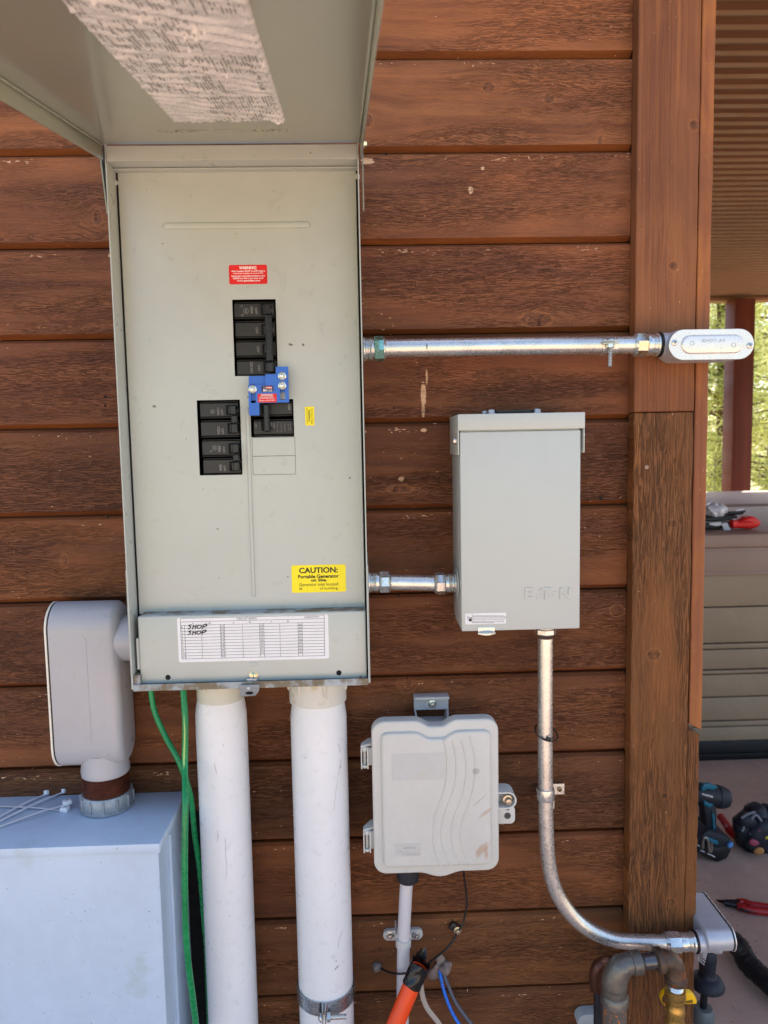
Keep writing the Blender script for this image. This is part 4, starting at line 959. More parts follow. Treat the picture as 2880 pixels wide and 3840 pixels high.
for sgn in (-1, 1):
    P_ = []
    for i in range(25):
        a_ = math.radians(180-172*i/24) if True else 0
        P_.append((xc+sgn*(r2+.0014)*math.sin(a_), -.055+(r2+.0014)*math.cos(math.pi-a_)*1))
    P_ = [(xc+sgn*(r2+.0012)*math.sin(math.radians(t_)), -.055-(r2+.0012)*math.cos(math.radians(t_))) for t_ in range(6, 176, 7)]
    P_ = [(xc+sgn*.0012, -.055-r2-.017), (xc+sgn*.0014, -.055-r2-.008), (xc+sgn*.0022, -.055-r2-.003)]+P_
    O_ = []
    for i, (x, y) in enumerate(P_):
        a, c = P_[max(i-1, 0)], P_[min(i+1, len(P_)-1)]; tx, ty = c[0]-a[0], c[1]-a[1]; l_ = math.hypot(tx, ty); O_.append((x+sgn*(-ty)/l_*-.0016 if False else x+ty/l_*.0016*-sgn*-1, y-tx/l_*.0016*sgn))
    for (p_, q_), (o_, s_) in zip(zip(P_, P_[1:]), zip(O_, O_[1:])):
        for z0_, z1_ in ((zc0-hh, zc0),):
            V = [b.verts.new((x, y, z)) for z in (z0_, z1_) for x, y in (p_, q_, s_, o_)]
            for F in ((0, 1, 2, 3), (7, 6, 5, 4), (0, 4, 5, 1), (1, 5, 6, 2), (2, 6, 7, 3), (3, 7, 4, 0)): b.faces.new([V[i] for i in F])
bmesh.ops.remove_doubles(b, verts=b.verts[:], dist=1e-5)
bmesh.ops.recalc_face_normals(b, faces=b.faces[:])
fin(b, 'band', pm('clamp_zinc', (168, 174, 178), .28, .9, .15, 25, stain=(150, 120, 112), stain_s=20), cp)
b = NB(); yb = -.055-r2-.011; zb_ = zc0-hh*.72; 
lathe(b, (xc+.004, yb, zb_), (1, 0, 0), [(0, .0062), (.005, .0062)], 6); lathe(b, (xc+.009, yb, zb_), (1, 0, 0), [(i*.0008, .0032 if i % 2 else .0039) for i in range(30)], 14)
lathe(b, (xc-.004, yb, zb_), (-1, 0, 0), [(0, .0065), (.002, .0062), (.0045, .003), (.0048, 0)], 18)
fin(b, 'bolt', ZINC, cp)
# ------------------------------------------------------------------ green wires
def G4(x, y): return (x/1.349, 2200+y/1.349)
w1 = [(762, 500, -.05), (768, 560, -.052), (785, 640, -.055), (838, 760, -.06), (905, 885, -.07), (962, 1050, -.07), (985, 1250, -.05), (1010, 1430, -.04), (1033, 1700, -.035), (1045, 1850, -.03), (1060, 2250, -.03)]
w2 = [(926, 470, -.07), (928, 535, -.075), (937, 690, -.085), (935, 900, -.095), (937, 1100, -.13), (934, 1400, -.14), (938, 1700, -.14), (952, 1900, -.138), (975, 2080, -.13), (996, 2260, -.12)]
for nm, ww, lb in (('a', w1, 'green ground wire farther left at the panel, curving behind the other green wire'), ('b', w2, 'green ground wire hanging straight down in front with a yellowish streak')):
    P_ = crv([at(*G4(x, y), Y) for x, y, Y in ww], 8); b = NB(); tube(b, P_, .0044 if nm == 'b' else .0040, 14); gw_ = fin(b, 'ground_wire', GREEN, None, lb, 'wire', 'green ground wires', ang=60, origin=tuple(P_[0]))
b = NB(); S_ = [p+Vector((.0002*math.sin(i*.9), -.0034, 0)) for i, p in enumerate(P_[10:34])]; tube(b, S_, [.0004+.0012*math.sin(math.pi*(i+1)/26) for i in range(len(S_))], 8); fin(b, 'yellow_streak', pm('yellow_stripe', (160, 200, 112), .4), gw_, ang=60)
b = NB(); q = at(*G4(925, 530), -.075); lathe(b, (q.x, q.y, zb-.0005), (0, 0, -1), [(0, .0135), (.010, .013), (.0135, .0075)], 20)
fin(b, 'cable_bushing', DKRUB, pan, None)
# ------------------------------------------------------------------ meter cabinet
YM = -.150; mx = at(598, 3164, YM).x; mz = at(598, 3164, YM).z
mc = thing('meter_cabinet', 'large pale blue-grey metal cabinet filling the lower left corner', 'utility cabinet', (mx-.3, 0, 0))
b = NB(); capz = at(598, 3200, YM).z
bx(b, mx-.9, mx, YM, -.0005, capz, mz, bev=.0012)
fin(b, 'top_cap', CABP, mc)
b = NB(); prism(b, [(mx-.897, YM+.0025), (mx-.010, YM+.0025), (mx-.004, YM+.006), (mx-.0035, -.001), (mx-.897, -.001)], .02, capz+.0005, 'XY', bev=0)
bx(b, mx-.0042, mx+.0005, YM+.05, YM+.056, .03, capz-.002, bev=.001)
fin(b, 'front_panel', CABP, mc)
b = NB(); bx(b, mx-.02, -.236, -.0032, -.0012, .02, at(720, 3040, 0).z, bev=.0006, seg=1)  # black strip added on the wall, painting the shade in this gap
fin(b, 'dark_gap_strip', BLACK, None, 'black strip added to darken the gap between meter cabinet and left riser', 'dark strip')
def onz(u, v, z): 
    d = ray(u, v); t = (z-H)/d.z; return Vector((d.x*t, d.y*t-D, z))
ntc = onz(404, 3022, mz)
# big conduit body beside the panel
YB2 = ntc.y; bxl = at(196, 2500, YB2-.02).x
lbt, lbb = at(330, 2270, YB2-.03).z, at(330, 2893, YB2-.03).z
bl = thing('large_conduit_body', 'large pale grey elbow conduit body between the meter cabinet and the panel', 'conduit fitting', (ntc.x, YB2, lbb))
xr2 = at(478, 2600, YB2).x
b = NB(); prism(b, yz(YB2-.040, YB2+.040, 0, .040, 16), xr2, bxl+.0035, 'YZ')
zc_ = (lbt+lbb)/2; hl = (lbt-lbb)/2
for v_ in b.verts: pass
bm2 = NB()
outl = [(YB2+.036*math.cos(math.radians(a_)), lbt-.036+.036*math.sin(math.radians(a_))) for a_ in range(0, 181, 12)]+[(YB2+.036*math.cos(math.radians(a_)), lbb+.036+.036*math.sin(math.radians(a_))) for a_ in range(180, 361, 12)]
prism(bm2, outl, xr2, bxl+.0035, 'YZ', bev=.0125, seg=5)
b.free(); b = bm2
lathe(b, (ntc.x, YB2, lbb+.02), (0, 0, -1), [(0, .0335), (.022, .0335), (.026, .0345), (lbb+.02-at(405, 2926, YB2-.03).z, .0340)], 40)
hzc = at(455, 2393, YB2).z; lathe(b, (xr2-.02, YB2, hzc), (1, 0, 0), [(0, .034), (.012, .0335), (xl-xr2+.018, .0325)], 40)
q = at(332, 2600, YB2-.036); tube(b, [(q.x, YB2-.0358, lbt-.045), (q.x+.0004, YB2-.0358, lbb+.045)], .0007, 6)
body = fin(b, 'body', LBP, bl, ang=40)
sc_ = lambda g: [(YB2+(y_-YB2)*g, zc_+(z_-zc_)*(1+(g-1)*.25)) for y_, z_ in outl]
b = NB(); prism(b, sc_(.99), bxl+.0034, bxl+.0012, 'YZ'); fin(b, 'gasket', BLK, bl)
b = NB(); prism(b, sc_(1.02), bxl+.0012, bxl-.0014, 'YZ', bev=.0006, seg=1); fin(b, 'cover', pm('cover_white', (226, 222, 208), .4), bl)
b = NB(); fr_ = lambda z, y: (Vector((xr2-.0001+.0006, y, z)), Vector((0, 0, -1)), Vector((0, -1, 0)))
for s_, z, w_ in (('C US LISTED', lbt-.13, .044),): txt(b, s_, 0, 0, w_, .004, 0, frame=fr_(z, YB2-.012))
fin(b, 'moulded_lettering', pm('mould_light', (214, 214, 218), .4), body, smooth=False)
b = NB(); zt2 = at(405, 2922, YB2-.03).z
pr = [(0, .031)]
t_ = 0.0; L_ = zt2-mz
while t_ < L_-.004: pr += [(t_+.0013, .0326), (t_+.0028, .0304)]; t_ += .0034
lathe(b, (ntc.x, YB2, mz+.0), (0, 0, 1), pr+[(L_, .031)], 40)
fin(b, 'threaded_nipple', pm('rusty_thread', (100, 56, 40), .5, .45, .25, 50, bump=.3, bs=200, stain=(164, 150, 140), stain_s=10, stain_t=.6), bl)
b = NB(); nh = mz+.024; lathe(b, (ntc.x, YB2, mz+.0005), (0, 0, 1), [(0, .0366), (.0015, .0385), (.004, .0385), (.0055, .0366), (.021, .0366), (.024, .0345), (.024, .031)], 40, squash=1)
for i in range(12):
    a_ = i*math.pi/6+.2; p = Vector((ntc.x+.0368*math.cos(a_), YB2+.0368*math.sin(a_), 0)); bx(b, p.x-.0016, p.x+.0016, p.y-.0016, p.y+.0016, mz+.001, mz+.0225, bev=.0006, seg=1)
fin(b, 'locknut', pm('cast_zinc', (150, 156, 162), .5, .5, .12, 50, bump=.6, bs=260), bl)
# white cable ties lying on the cabinet
for (hx_, hy_, tx, ty, lb, dz) in ((170, 2979, -60, 3096, 'white cable tie with the leftmost head, lying crossed on the cabinet', .0016), (233, 2972, -60, 3110, 'white cable tie with its head farthest back on the cabinet', .0032),
                              (239, 3020, -40, 3116, 'white cable tie whose head rests on top of another head', .0058), (233, 3040, -60, 3024, 'white cable tie lying almost level, its head nearest the front edge', .0008)):
    a, c = onz(hx_, hy_, mz+dz), onz(tx, ty, mz+.001); d_ = (c-a).normalized(); sd = Vector((-d_.y, d_.x, 0)).normalized()
    b = NB(); P_ = [a, a.lerp(c, .3)+Vector((0, 0, .0025)), a.lerp(c, .7)+Vector((0, 0, .002)), c]
    lb_t = thing('cable_tie', lb, 'cable tie', tuple(a), 'loose white cable ties on the cabinet')
    NY = [pm('nylon_white', (226, 228, 232), .35), pm('nylon_shade', (170, 172, 178), .5)]
    tube(b, crv(P_, 5), .0024, 8, flat=sd); fin(b, 'strap', NY, lb_t); b = NB()
    M_ = Matrix(((d_.x, sd.x, 0), (d_.y, sd.y, 0), (d_.z, 0, 1)))
    b2 = NB(); bx(b2, -.0105, .001, -.0052, .0052, -.0004, .0064, bev=.0012); bx(b2, -.007, -.003, -.0022, .0022, .0062, .0067, mi=1)
    merge(b, b2, lambda c_: a+M_@c_)
    fin(b, 'head', NY, lb_t)
# ------------------------------------------------------------------ telecom enclosure
def T_(x, y): return (1300+x/2.37, 2500+y/2.37)
YT = -.085
tx0 = (at(*T_(219, 900), YT).x+at(*T_(246, 1500), YT).x)/2; tx1 = (at(*T_(1345, 800), YT).x+at(*T_(1362, 1500), YT).x)/2
tz1 = at(*T_(790, 478), YT).z; tz0 = at(*T_(800, 1832), YT).z
te = thing('telecom_enclosure', 'light grey plastic enclosure with curved raised lines and rounded corners, low on the wall', 'utility box', ((tx0+tx1)/2, 0, tz0))
k_ = mpp(YT)/2.37
def outline(x0, x1, z0, z1, r, dip, bump, xm0, xm1, xb0, xb1):
    P_ = []
    for cx, cz, a0 in ((x1-r, z1-r, 0),):
        P_ += [(cx+r*math.cos(math.radians(a0+90*i/8)), cz+r*math.sin(math.radians(a0+90*i/8))) for i in range(9)]
    for i in range(17):
        t_ = i/16; x = xm1+(xm0-xm1)*t_; s_ = (1-math.cos(2*math.pi*min(1, max(0, t_))))/2; s_ = min(1, s_*1.35); P_.append((x, z1-dip*s_))
    P_ += [(x0+r+r*math.cos(math.radians(90+90*i/8)), z1-r+r*math.sin(math.radians(90+90*i/8))) for i in range(9)]
    P_ += [(x0+r+r*math.cos(math.radians(180+90*i/8)), z0+r+r*math.sin(math.radians(180+90*i/8))) for i in range(9)]
    if bump:
        for i in range(15):
            t_ = i/14; s_ = (1-math.cos(2*math.pi*t_))/2; P_.append((xb0+(xb1-xb0)*t_, z0-bump*s_))
    P_ += [(x1-r+r*math.cos(math.radians(270+90*i/8)), z0+r+r*math.sin(math.radians(270+90*i/8))) for i in range(9)]
    return P_
tX = lambda x, y=1000: at(*T_(x, y), YT).x
b = NB(); tzb = at(1600, 2688, 0).z; prism(b, rrect(tx0+.006, tx1-.006, tz0+.004, tzb, .014, 7), YT+.0205, 0, bev=.002)
fin(b, 'base', TEL, te)
b = NB()
prism(b, outline(tx0, tx1, tz0, tz1, 118*k_, 60*k_, 46*k_, tX(600, 500), tX(985, 500), tX(640, 1830), tX(1030, 1830)), YT, YT+.020, bev=.0035, seg=3)
YR = YT-.0065; kr = mpp(YR)/2.37
ix0, ix1 = (at(*T_(305, 900), YR).x+at(*T_(325, 1500), YR).x)/2, (at(*T_(1280, 900), YR).x+at(*T_(1296, 1500), YR).x)/2
iz1, iz0 = at(*T_(790, 585), YR).z, at(*T_(800, 1782), YR).z
prism(b, outline(ix0, ix1, iz0, iz1, 62*kr, 64*kr, 0, tX(590, 600), tX(1000, 600), 0, 0), YR, YT+.001, bev=.0042, seg=4)
tl = fin(b, 'lid', TELD, te, ang=40)
b = NB()
W4 = [[(862, 650), (885, 760), (895, 900), (880, 1040), (840, 1170), (790, 1300), (770, 1430), (772, 1560), (800, 1690), (838, 1775)],
      [(940, 655), (965, 770), (975, 900), (960, 1050), (915, 1190), (865, 1320), (842, 1450), (850, 1580), (885, 1690), (930, 1772)],
      [(1018, 650), (1050, 770), (1062, 920), (1042, 1090), (995, 1230), (945, 1370), (932, 1500), (942, 1600), (975, 1690), (1025, 1770)],
      [(1090, 620), (1128, 740), (1142, 900), (1125, 1080), (1080, 1230), (1025, 1380), (1010, 1500), (1020, 1590), (1055, 1690), (1100, 1760)]]
for L_ in W4:
    tube(b, crv([at(*T_(x, y), YR+.0001) for x, y in L_], 6), .0012, 8)
fin(b, 'raised_lines', TELD, tl, ang=60)
b = NB(); r = rectpx(*T_(402, 770), *T_(875, 1006), YR); prism(b, rrect(*r, .003), YR-.0004, YR, bev=.0003, seg=1); fin(b, 'label_recess', pm('label_pad', (190, 190, 187), .4, 0, .03, 10, stain=(192, 188, 174), stain_s=8, stain_t=.6), tl)
b = NB(); r = rectpx(*T_(422, 1572), *T_(658, 1686), YR); prism(b, rrect(*r, .001), YR-.0003, YR, bev=.0002, seg=1); tp = fin(b, 'name_plate', pm('name_pad', (188, 186, 181), .5), tl)
b = NB(); Yq = YR-.0005
txt(b, 'primex', *T_(556, 1612), 112/2.37, 34/2.37, Yq, bold=.01, mirror=True)
for y_, a_, c_ in ((1646, 484, 560), (1661, 486, 650), (1674, 500, 645)): 
    x = a_
    while x < c_-8: line(b, *T_(x, y_), *T_(min(c_, x+14), y_-.3), 1.5, Yq); x += 18
q = at(*T_(462, 1640), Yq)
for i in range(20):
    A1, A2 = 2*math.pi*i/20, 2*math.pi*(i+1)/20
    quad(b, [(q.x+r_*math.cos(t_), Yq, q.z+r_*math.sin(t_)) for r_, t_ in ((.0033, A1), (.0028, A1), (.0028, A2), (.0033, A2))])
for f in b.faces:
    f.normal_update()
    if f.normal.y > 0: f.normal_flip()
fin(b, 'embossed_lettering', pm('emboss_grey', (160, 158, 154), .5), tp, smooth=False)
for y0, xo in ((672, 0), (1412, 22)):
    b = NB(); r = rectpx(*T_(127+xo, y0+30), *T_(192+xo, y0+214), YT+.01)
    cx, rr = (r[0]+r[1])/2, (r[1]-r[0])/2
    for z0_, z1_ in ((r[2], r[2]+.004), (r[3]-.006, r[3])): lathe(b, (cx, YT+.008, z0_), (0, 0, 1), [(0, rr*.9), (.0008, rr), (z1_-z0_-.0008, rr), (z1_-z0_, rr*.9)], 20)
    lathe(b, (cx, YT+.009, r[2]), (0, 0, 1), [(0, rr*.45), (r[3]-r[2], rr*.45)], 14)
    bx(b, cx-rr, cx-rr*.7, YT+.001, YT+.012, r[2], r[3]); bx(b, cx+rr*.7, cx+rr, YT+.001, YT+.012, r[2], r[3])
    bx(b, cx+rr*.6, tx0+.004, YT+.008, YT+.016, r[2]+.002, r[3]-.003, bev=.001)
    prism(b, [(cx-rr, YT+.002), (cx-rr*.9, YT+.012), (cx+rr, YT+.03), (tx0+.004, YT+.034), (tx0+.004, YT+.014), (cx+rr, YT+.008)], r[3]-.001, r[3]+.003, 'XY', bev=.0008)
    fin(b, 'hinge', TEL, te)
# latch and tab
YK = YT+.004; r = rectpx(*T_(1270, 1112), *T_(1508, 1262), YK); rr = (r[3]-r[2])/2; zc = (r[3]+r[2])/2
def ushape(bm, x0, x1, zc, R_, th, y0, y1):
    n = 16; out = [(x0, zc+R_)]+[(x1-R_+R_*math.cos(math.radians(90-180*i/n)), zc+R_*math.sin(math.radians(90-180*i/n))) for i in range(n+1)]+[(x0, zc-R_)]
    R2 = R_-th; inn = [(x0, zc+R2)]+[(x1-R_+R2*math.cos(math.radians(90-180*i/n)), zc+R2*math.sin(math.radians(90-180*i/n))) for i in range(n+1)]+[(x0, zc-R2)]
    for i in range(len(out)-1):
        a, b_, c, d = out[i], out[i+1], inn[i+1], inn[i]
        V = [bm.verts.new((p[0], y, p[1])) for y in (y0, y1) for p in (a, b_, c, d)]
        for F in ((3, 2, 1, 0), (4, 5, 6, 7), (0, 1, 5, 4), (2, 3, 7, 6)): bm.faces.new([V[j] for j in F])
    bmesh.ops.remove_doubles(bm, verts=bm.verts[:], dist=1e-6); bmesh.ops.recalc_face_normals(bm, faces=bm.faces[:])
b = NB(); ushape(b, r[0], r[1], zc, rr, .0022, YK-.002, YT+.03)
fin(b, 'latch_guard', TEL, te)
b = NB()
prism(b, [(r[0], zc+rr-.002), (r[1]-rr, zc+rr-.002)]+[(r[1]-rr+(rr-.002)*math.cos(math.radians(90-180*i/12)), zc+(rr-.002)*math.sin(math.radians(90-180*i/12))) for i in range(1, 13)]+[(r[0], zc-rr+.002)], YT+.022, YT+.030)
t0 = rectpx(*T_(1330, 1262), *T_(1492, 1385), YT+.018); prism(b, rrect(t0[0]-.006, t0[1], t0[2], t0[3]+.006, .007), YT+.014, YT+.026, bev=.0008)
fin(b, 'latch_tab', TEL, te)
b = NB(); q = at(*T_(1430, 1325), YT+.0135); lathe(b, q, (0, -1, 0), [(0, .0048), (.0004, .0048)], 20); fin(b, 'latch_hole', pm('dark_hole', (70, 68, 66), .7), te); b = NB(); q = at(*T_(1432, 1266), YT+.0135); lathe(b, q, (0, -1, 0), [(0, .002), (.0003, .002)], 14)
fin(b, 'latch_hole', pm('dark_hole', (70, 68, 66), .7), te)
b = NB(); hexh(b, (at(*T_(1432, 1182), YT+.012)), (0, -1, 0), .0052, .0075); fin(b, 'latch_bolt', pm('dull_steel', (188, 178, 162), .3, .85), te)
# hanging bracket
YH = -.012; r = rectpx(*T_(598, 252), *T_(904, 384), YH)
b = NB(); bx(b, r[0], r[1], YH, -.001, r[2], r[3]-.006, bev=.0008, seg=1); bx(b, r[0]-.0004, r[1]+.0004, YH-.010, -.001, r[3]-.0045, r[3], bev=.001)
bx(b, r[0]+.003, r[1]-.002, -.04, -.001, tzb-.012, tzb+.001)
for xa, s_ in ((r[0], 1), (r[1]-.0025, -1)):
    V = [b.verts.new(p) for p in ((xa, YH, r[2]+.001), (xa+.0025, YH, r[2]+.001), (xa+.0025+s_*.004, YT+.03, tzb-.004), (xa+s_*.004, YT+.03, tzb-.004), (xa, -.001, r[2]+.001), (xa+.0025, -.001, r[2]+.001), (xa+.0025+s_*.004, -.001, tzb-.004), (xa+s_*.004, -.001, tzb-.004))]
    for F in ((0, 1, 2, 3), (5, 4, 7, 6), (1, 5, 6, 2), (4, 0, 3, 7), (4, 5, 1, 0), (3, 2, 6, 7)): b.faces.new([V[i] for i in F])
bmesh.ops.recalc_face_normals(b, faces=b.faces[:])
fin(b, 'bracket', pm('bracket_grey', (182, 182, 182), .5, 0, .03, 20), te)
b = NB(); q = at(*T_(762, 333), YH); hexh(b, q, (0, -1, 0), .0045, .006); fin(b, 'bracket_screw', ZINC, te)
b = NB(); rr_ = random.Random(5)
q = at(*T_(750, 333), YH-.0001); prism(b, stad(q.x-.0085, q.x+.0085, q.z, .0055), YH-.0008, YH+.001); fin(b, 'slot_rim', TEL, te)
# ------------------------------------------------------------------ things under the enclosure
def O_(x, y): return (1300+x/2.37, 3200+y/2.37)
sp_ = thing('small_conduit', 'thin grey-white plastic conduit with a black bushing, rising into the telecom enclosure', 'conduit', (at(1509, 3833, -.04).x, -.04, 0))
pts_ = [at(*O_(532, 250), -.045), at(*O_(518, 500), -.043), at(*O_(506, 760), -.04), at(*O_(502, 1000), -.04), at(*O_(496, 1500), -.04), at(*O_(490, 2300), -.04)]
b = NB(); tube(b, crv(pts_, 5), mpp(-.043)*25.5, 24); fin(b, 'tube', pm('grey_pvc', (206, 202, 204), .4, 0, .02, 9), sp_, ang=60)
b = NB(); q = at(*O_(545, 160), -.045); zq = at(1530, 3319, -.045-.012).z; lathe(b, (q.x, q.y, zq+.04), (-.01, 0, -1), [(0, .0172), (.034, .0168), (.0385, .016), (.04, .0145), (.04, .0095)], 30); fin(b, 'bushing', DKRUB, sp_)
st_ = thing('conduit_strap', 'grey two-hole strap with two hex screws on the thin conduit', 'clamp', tuple(at(*O_(505, 740), 0)))
b = NB(); a, c = at(*O_(505, 752), -.04), at(*O_(503, 822), -.04); rs = mpp(-.043)*31; L_ = (c-a).length
lathe(b, a, c-a, [(0, rs*.9), (.0006, rs), (L_-.0006, rs), (L_, rs*.9)], 30)
q1, q2 = at(*O_(386, 730), -.008), at(*O_(616, 730), -.008)
prism(b, stad(q1.x-.011, q2.x+.011, (q1.z+q2.z)/2, .0085), -.0075, -.0005, bev=.001)
for s_ in (-1, 1): bx(b, a.x+s_*(rs-.0012)-.0012, a.x+s_*(rs-.0012)+.0012, -.04, -.006, a.z-.006, a.z+.006, bev=.0005, seg=1)
fin(b, 'band', TEL, st_)
for q in (q1, q2):
    b = NB(); hexh(b, (q.x, -.0075, q.z), (0, -1, 0), .0046, .006); fin(b, 'screw', ZINC, st_)
# black drop cable
ca = [(1040, 60, -.05), (1043, 200, -.03), (1060, 330, -.012), (1067, 450, -.01), (1042, 590, -.01), (1008, 670, -.012), (960, 750, -.014), (890, 845, -.02), (800, 920, -.035), (735, 970, -.05), (640, 1035, -.055), (520, 1066, -.058), (430, 1068, -.05), (345, 1045, -.02), (300, 1018, -.004)]
b = NB(); P_ = crv([at(*O_(x, y), Y) for x, y, Y in ca], 6); tube(b, P_, .0016, 10); fin(b, 'black_cable', BLK, None, 'thin black cable looping from under the telecom enclosure past the orange duct', 'cable', ang=60, origin=tuple(P_[0]))
cc_ = thing('cable_clip', 'small black clip with a gold screw holding the thin black cable to the wall', 'cable clip', tuple(at(*O_(985, 680), 0)))
b = NB(); q = at(*O_(975, 668), -.006); k0 = 0; bx(b, -.012, .006, -.003, .003, -.006, .006, bev=.0015)
for v_ in b.verts:
    x, y, z = v_.co; a_ = math.radians(-38); v_.co = Vector((q.x+x*math.cos(a_)-z*math.sin(a_), q.y+y, q.z+x*math.sin(a_)+z*math.cos(a_)))
fin(b, 'clip', BLK, cc_); b = NB(); hexh(b, at(*O_(985, 685), -.010), (0, -1, 0), .0042, .005); fin(b, 'screw', ZINCY, cc_)
# sealant lumps
def blob(name, label, c, r, mt, seed, fl=.5, sub=4, amp=.35):
    b = NB(); bmesh.ops.create_icosphere(b, subdivisions=sub, radius=1); R_ = random.Random(seed); W = [(R_.uniform(-1, 1), R_.uniform(-1, 1), R_.uniform(-1, 1), R_.uniform(2, 5), R_.uniform(0, 6)) for _ in range(8)]
    for v_ in b.verts:
        d = v_.co.normalized(); k = 1+sum(math.sin((d.x*a_+d.y*c_+d.z*e_)*f_+g_) for a_, c_, e_, f_, g_ in W)/8*amp; v_.co = Vector((c.x+d.x*r[0]*k, c.y+d.y*r[1]*k, c.z+d.z*r[2]*k))
    return fin(b, name, mt, None, label, 'sealant', ang=80, origin=tuple(c))
blob('duct_seal', 'smooth dark grey sealant lump where the black cable enters the wall', at(*O_(268, 1008), -.002), (.0085, .008, .0085), pm('sealant_dark', (112, 104, 100), .35, 0, .1, 60), 1, amp=.2)
blob('duct_seal', 'torn lumpy grey-brown putty round the blue and grey cables', at(*O_(848, 1000), -.002), (.0155, .010, .0135), pm('sealant_grey', (128, 112, 102), .55, 0, .15, 60, bump=1, bs=120), 5, amp=1.3)
# orange duct
od = thing('orange_duct', 'orange plastic duct leaning up to the right, its mouth wrapped in black tape', 'duct', tuple(at(*O_(430, 1517), -.1)))
A_, B_ = at(*O_(425, 1540), -.095), at(*O_(655, 985), -.075); ax_ = (B_-A_).normalized(); ro = .0128
lo_ = A_-ax_*.14
b = NB(); lathe(b, lo_, ax_, [(0, ro), ((B_-lo_).length-.004, ro), ((B_-lo_).length-.003, ro*.86), ((B_-lo_).length-.05, ro*.86)], 36); fin(b, 'tube', ORANGE, od, ang=50)
b = NB(); n = 36; L_ = (A_-B_).length; base = A_+ax_*(L_*.655); a = ax_.orthogonal().normalized(); c = ax_.cross(a); R_ = random.Random(8); W = [(R_.randint(1, 7), R_.uniform(0, 6)) for _ in range(6)]
rings = []
for i in range(22):
    t_ = i/21; ring = []
    for j in range(n):
        th = 2*math.pi*j/n; w_ = sum(math.sin(k*th+p+t_*9*(1 if k % 2 else -1)) for k, p in W)/6
        front = math.cos(th-2.0)
        z_ = t_*(L_*.345+.001+max(0, -1*(a*math.cos(th)+c*math.sin(th)).y*-1)*.0)+ (w_*.0014 if i in (0, 21) else 0)
        rad = ro*1.05+.0009*(1+w_)
        ring.append(b.verts.new(base+ax_*z_+(a*math.cos(th)+c*math.sin(th))*rad))
    rings.append(ring)
for A, B in zip(rings, rings[1:]):
    for j in range(n): b.faces.new((A[j], A[(j+1) % n], B[(j+1) % n], B[j]))
# torn flaps standing up behind the mouth
for j0, j1, hgt in ((0, 9, .016), (9, 14, .007), (28, 36, .010)):
    for j in range(j0, j1):
        j_ = j % n; jn = (j+1) % n; th = 2*math.pi*(j+.5)/n
        e = math.sin(math.pi*(j-j0+.5)/(j1-j0)); p, q = rings[-1][j_], rings[-1][jn]; cen = (a*math.cos(th)+c*math.sin(th))
        if cen.y < -.1: continue
        o1 = b.verts.new(p.co+ax_*(hgt*e*(.8+.4*R_.random()))+cen*.002*R_.random()); o2 = b.verts.new(q.co+ax_*(hgt*e*(.8+.4*R_.random()))+cen*.002*R_.random()); b.faces.new((p, q, o2, o1))
fin(b, 'tape_wrap', pm('black_tape', (14, 14, 16), .22, 0, .2, 60, bump=.9, bs=130), od, ang=40)
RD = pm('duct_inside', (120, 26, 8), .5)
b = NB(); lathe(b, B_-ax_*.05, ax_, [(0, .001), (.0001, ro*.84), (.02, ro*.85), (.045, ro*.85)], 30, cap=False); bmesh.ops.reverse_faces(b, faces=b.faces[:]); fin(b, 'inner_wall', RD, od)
# pull tape, blue and grey cables
b = NB(); P_ = crv([at(*O_(x, y), Y) for x, y, Y in ((655, 1120, -.07), (664, 1200, -.072), (680, 1290, -.075), (718, 1380, -.078), (772, 1450, -.08), (830, 1530, -.082), (880, 1640, -.085))], 7)
tube(b, P_, .0036, 10, flat=(1, 0, .2)); 
wv = NT('woven_tape'); f_ = wv.sep(wv.pos()); wav = wv.math('SINE', wv.math('MULTIPLY', wv.math('ADD', f_[2], wv.math('MULTIPLY', f_[0], .6)), 2600.0)); wv2 = wv.math('SINE', wv.math('MULTIPLY', wv.math('SUBTRACT', f_[2], wv.math('MULTIPLY', f_[0], 1.6)), 2100.0))
m_ = wv.math('MULTIPLY', wav, wv2); wv.l(wv.ramp(m_, [(.0, lin((170, 152, 132))), (.5, lin((226, 218, 206)))]), wv.b.inputs['Base Color']); wv.l(wv.bump(m_, .6, .001), wv.b.inputs['Normal'])
fin(b, 'pull_tape', wv.m, None, 'white woven pull tape hanging beside the orange duct', 'pull tape', ang=60, origin=tuple(P_[0]))
b = NB(); P_ = crv([at(*O_(x, y), Y) for x, y, Y in ((826, 1040, -.008), (836, 1100, -.014), (858, 1200, -.02), (893, 1310, -.028), (940, 1420, -.034), (1000, 1520, -.04), (1080, 1640, -.045))], 7); tube(b, P_, .0025, 12)
bc = fin(b, 'blue_cable', pm('blue_jacket', (20, 116, 226), .35), None, 'bright blue data cable with black print coming out of the putty', 'cable', ang=60, origin=tuple(P_[0]))
b = NB()
for i in range(4, 40, 1):
    if i+1 < len(P_) and (i*7) % 10 < 6 and i < 30:
        p, q = P_[i], P_[i].lerp(P_[i+1], .45); d_ = (P_[i+1]-P_[i]).normalized(); s_ = Vector((-d_.z, 0, d_.x)); 
        quad(b, [v+Vector((0, -.00262, 0))+s_*o_ for v, o_ in ((p, .0009), (p, -.0009), (q, -.0009), (q, .0009))])
for f in b.faces:
    f.normal_update()
    if f.normal.y > 0: f.normal_flip()
fin(b, 'printed_text', INK, bc, smooth=False)
b = NB(); P_ = crv([at(*O_(x, y), Y) for x, y, Y in ((845, 1035, -.008), (868, 1090, -.013), (905, 1180, -.018), (955, 1300, -.024), (1025, 1410, -.03), (1110, 1520, -.035), (1210, 1650, -.04))], 7); tube(b, P_, .0031, 12)
fin(b, 'grey_cable', pm('slate_jacket', (84, 84, 94), .4), None, 'slate grey cable beside the bright blue one', 'cable', ang=60, origin=tuple(P_[0]))
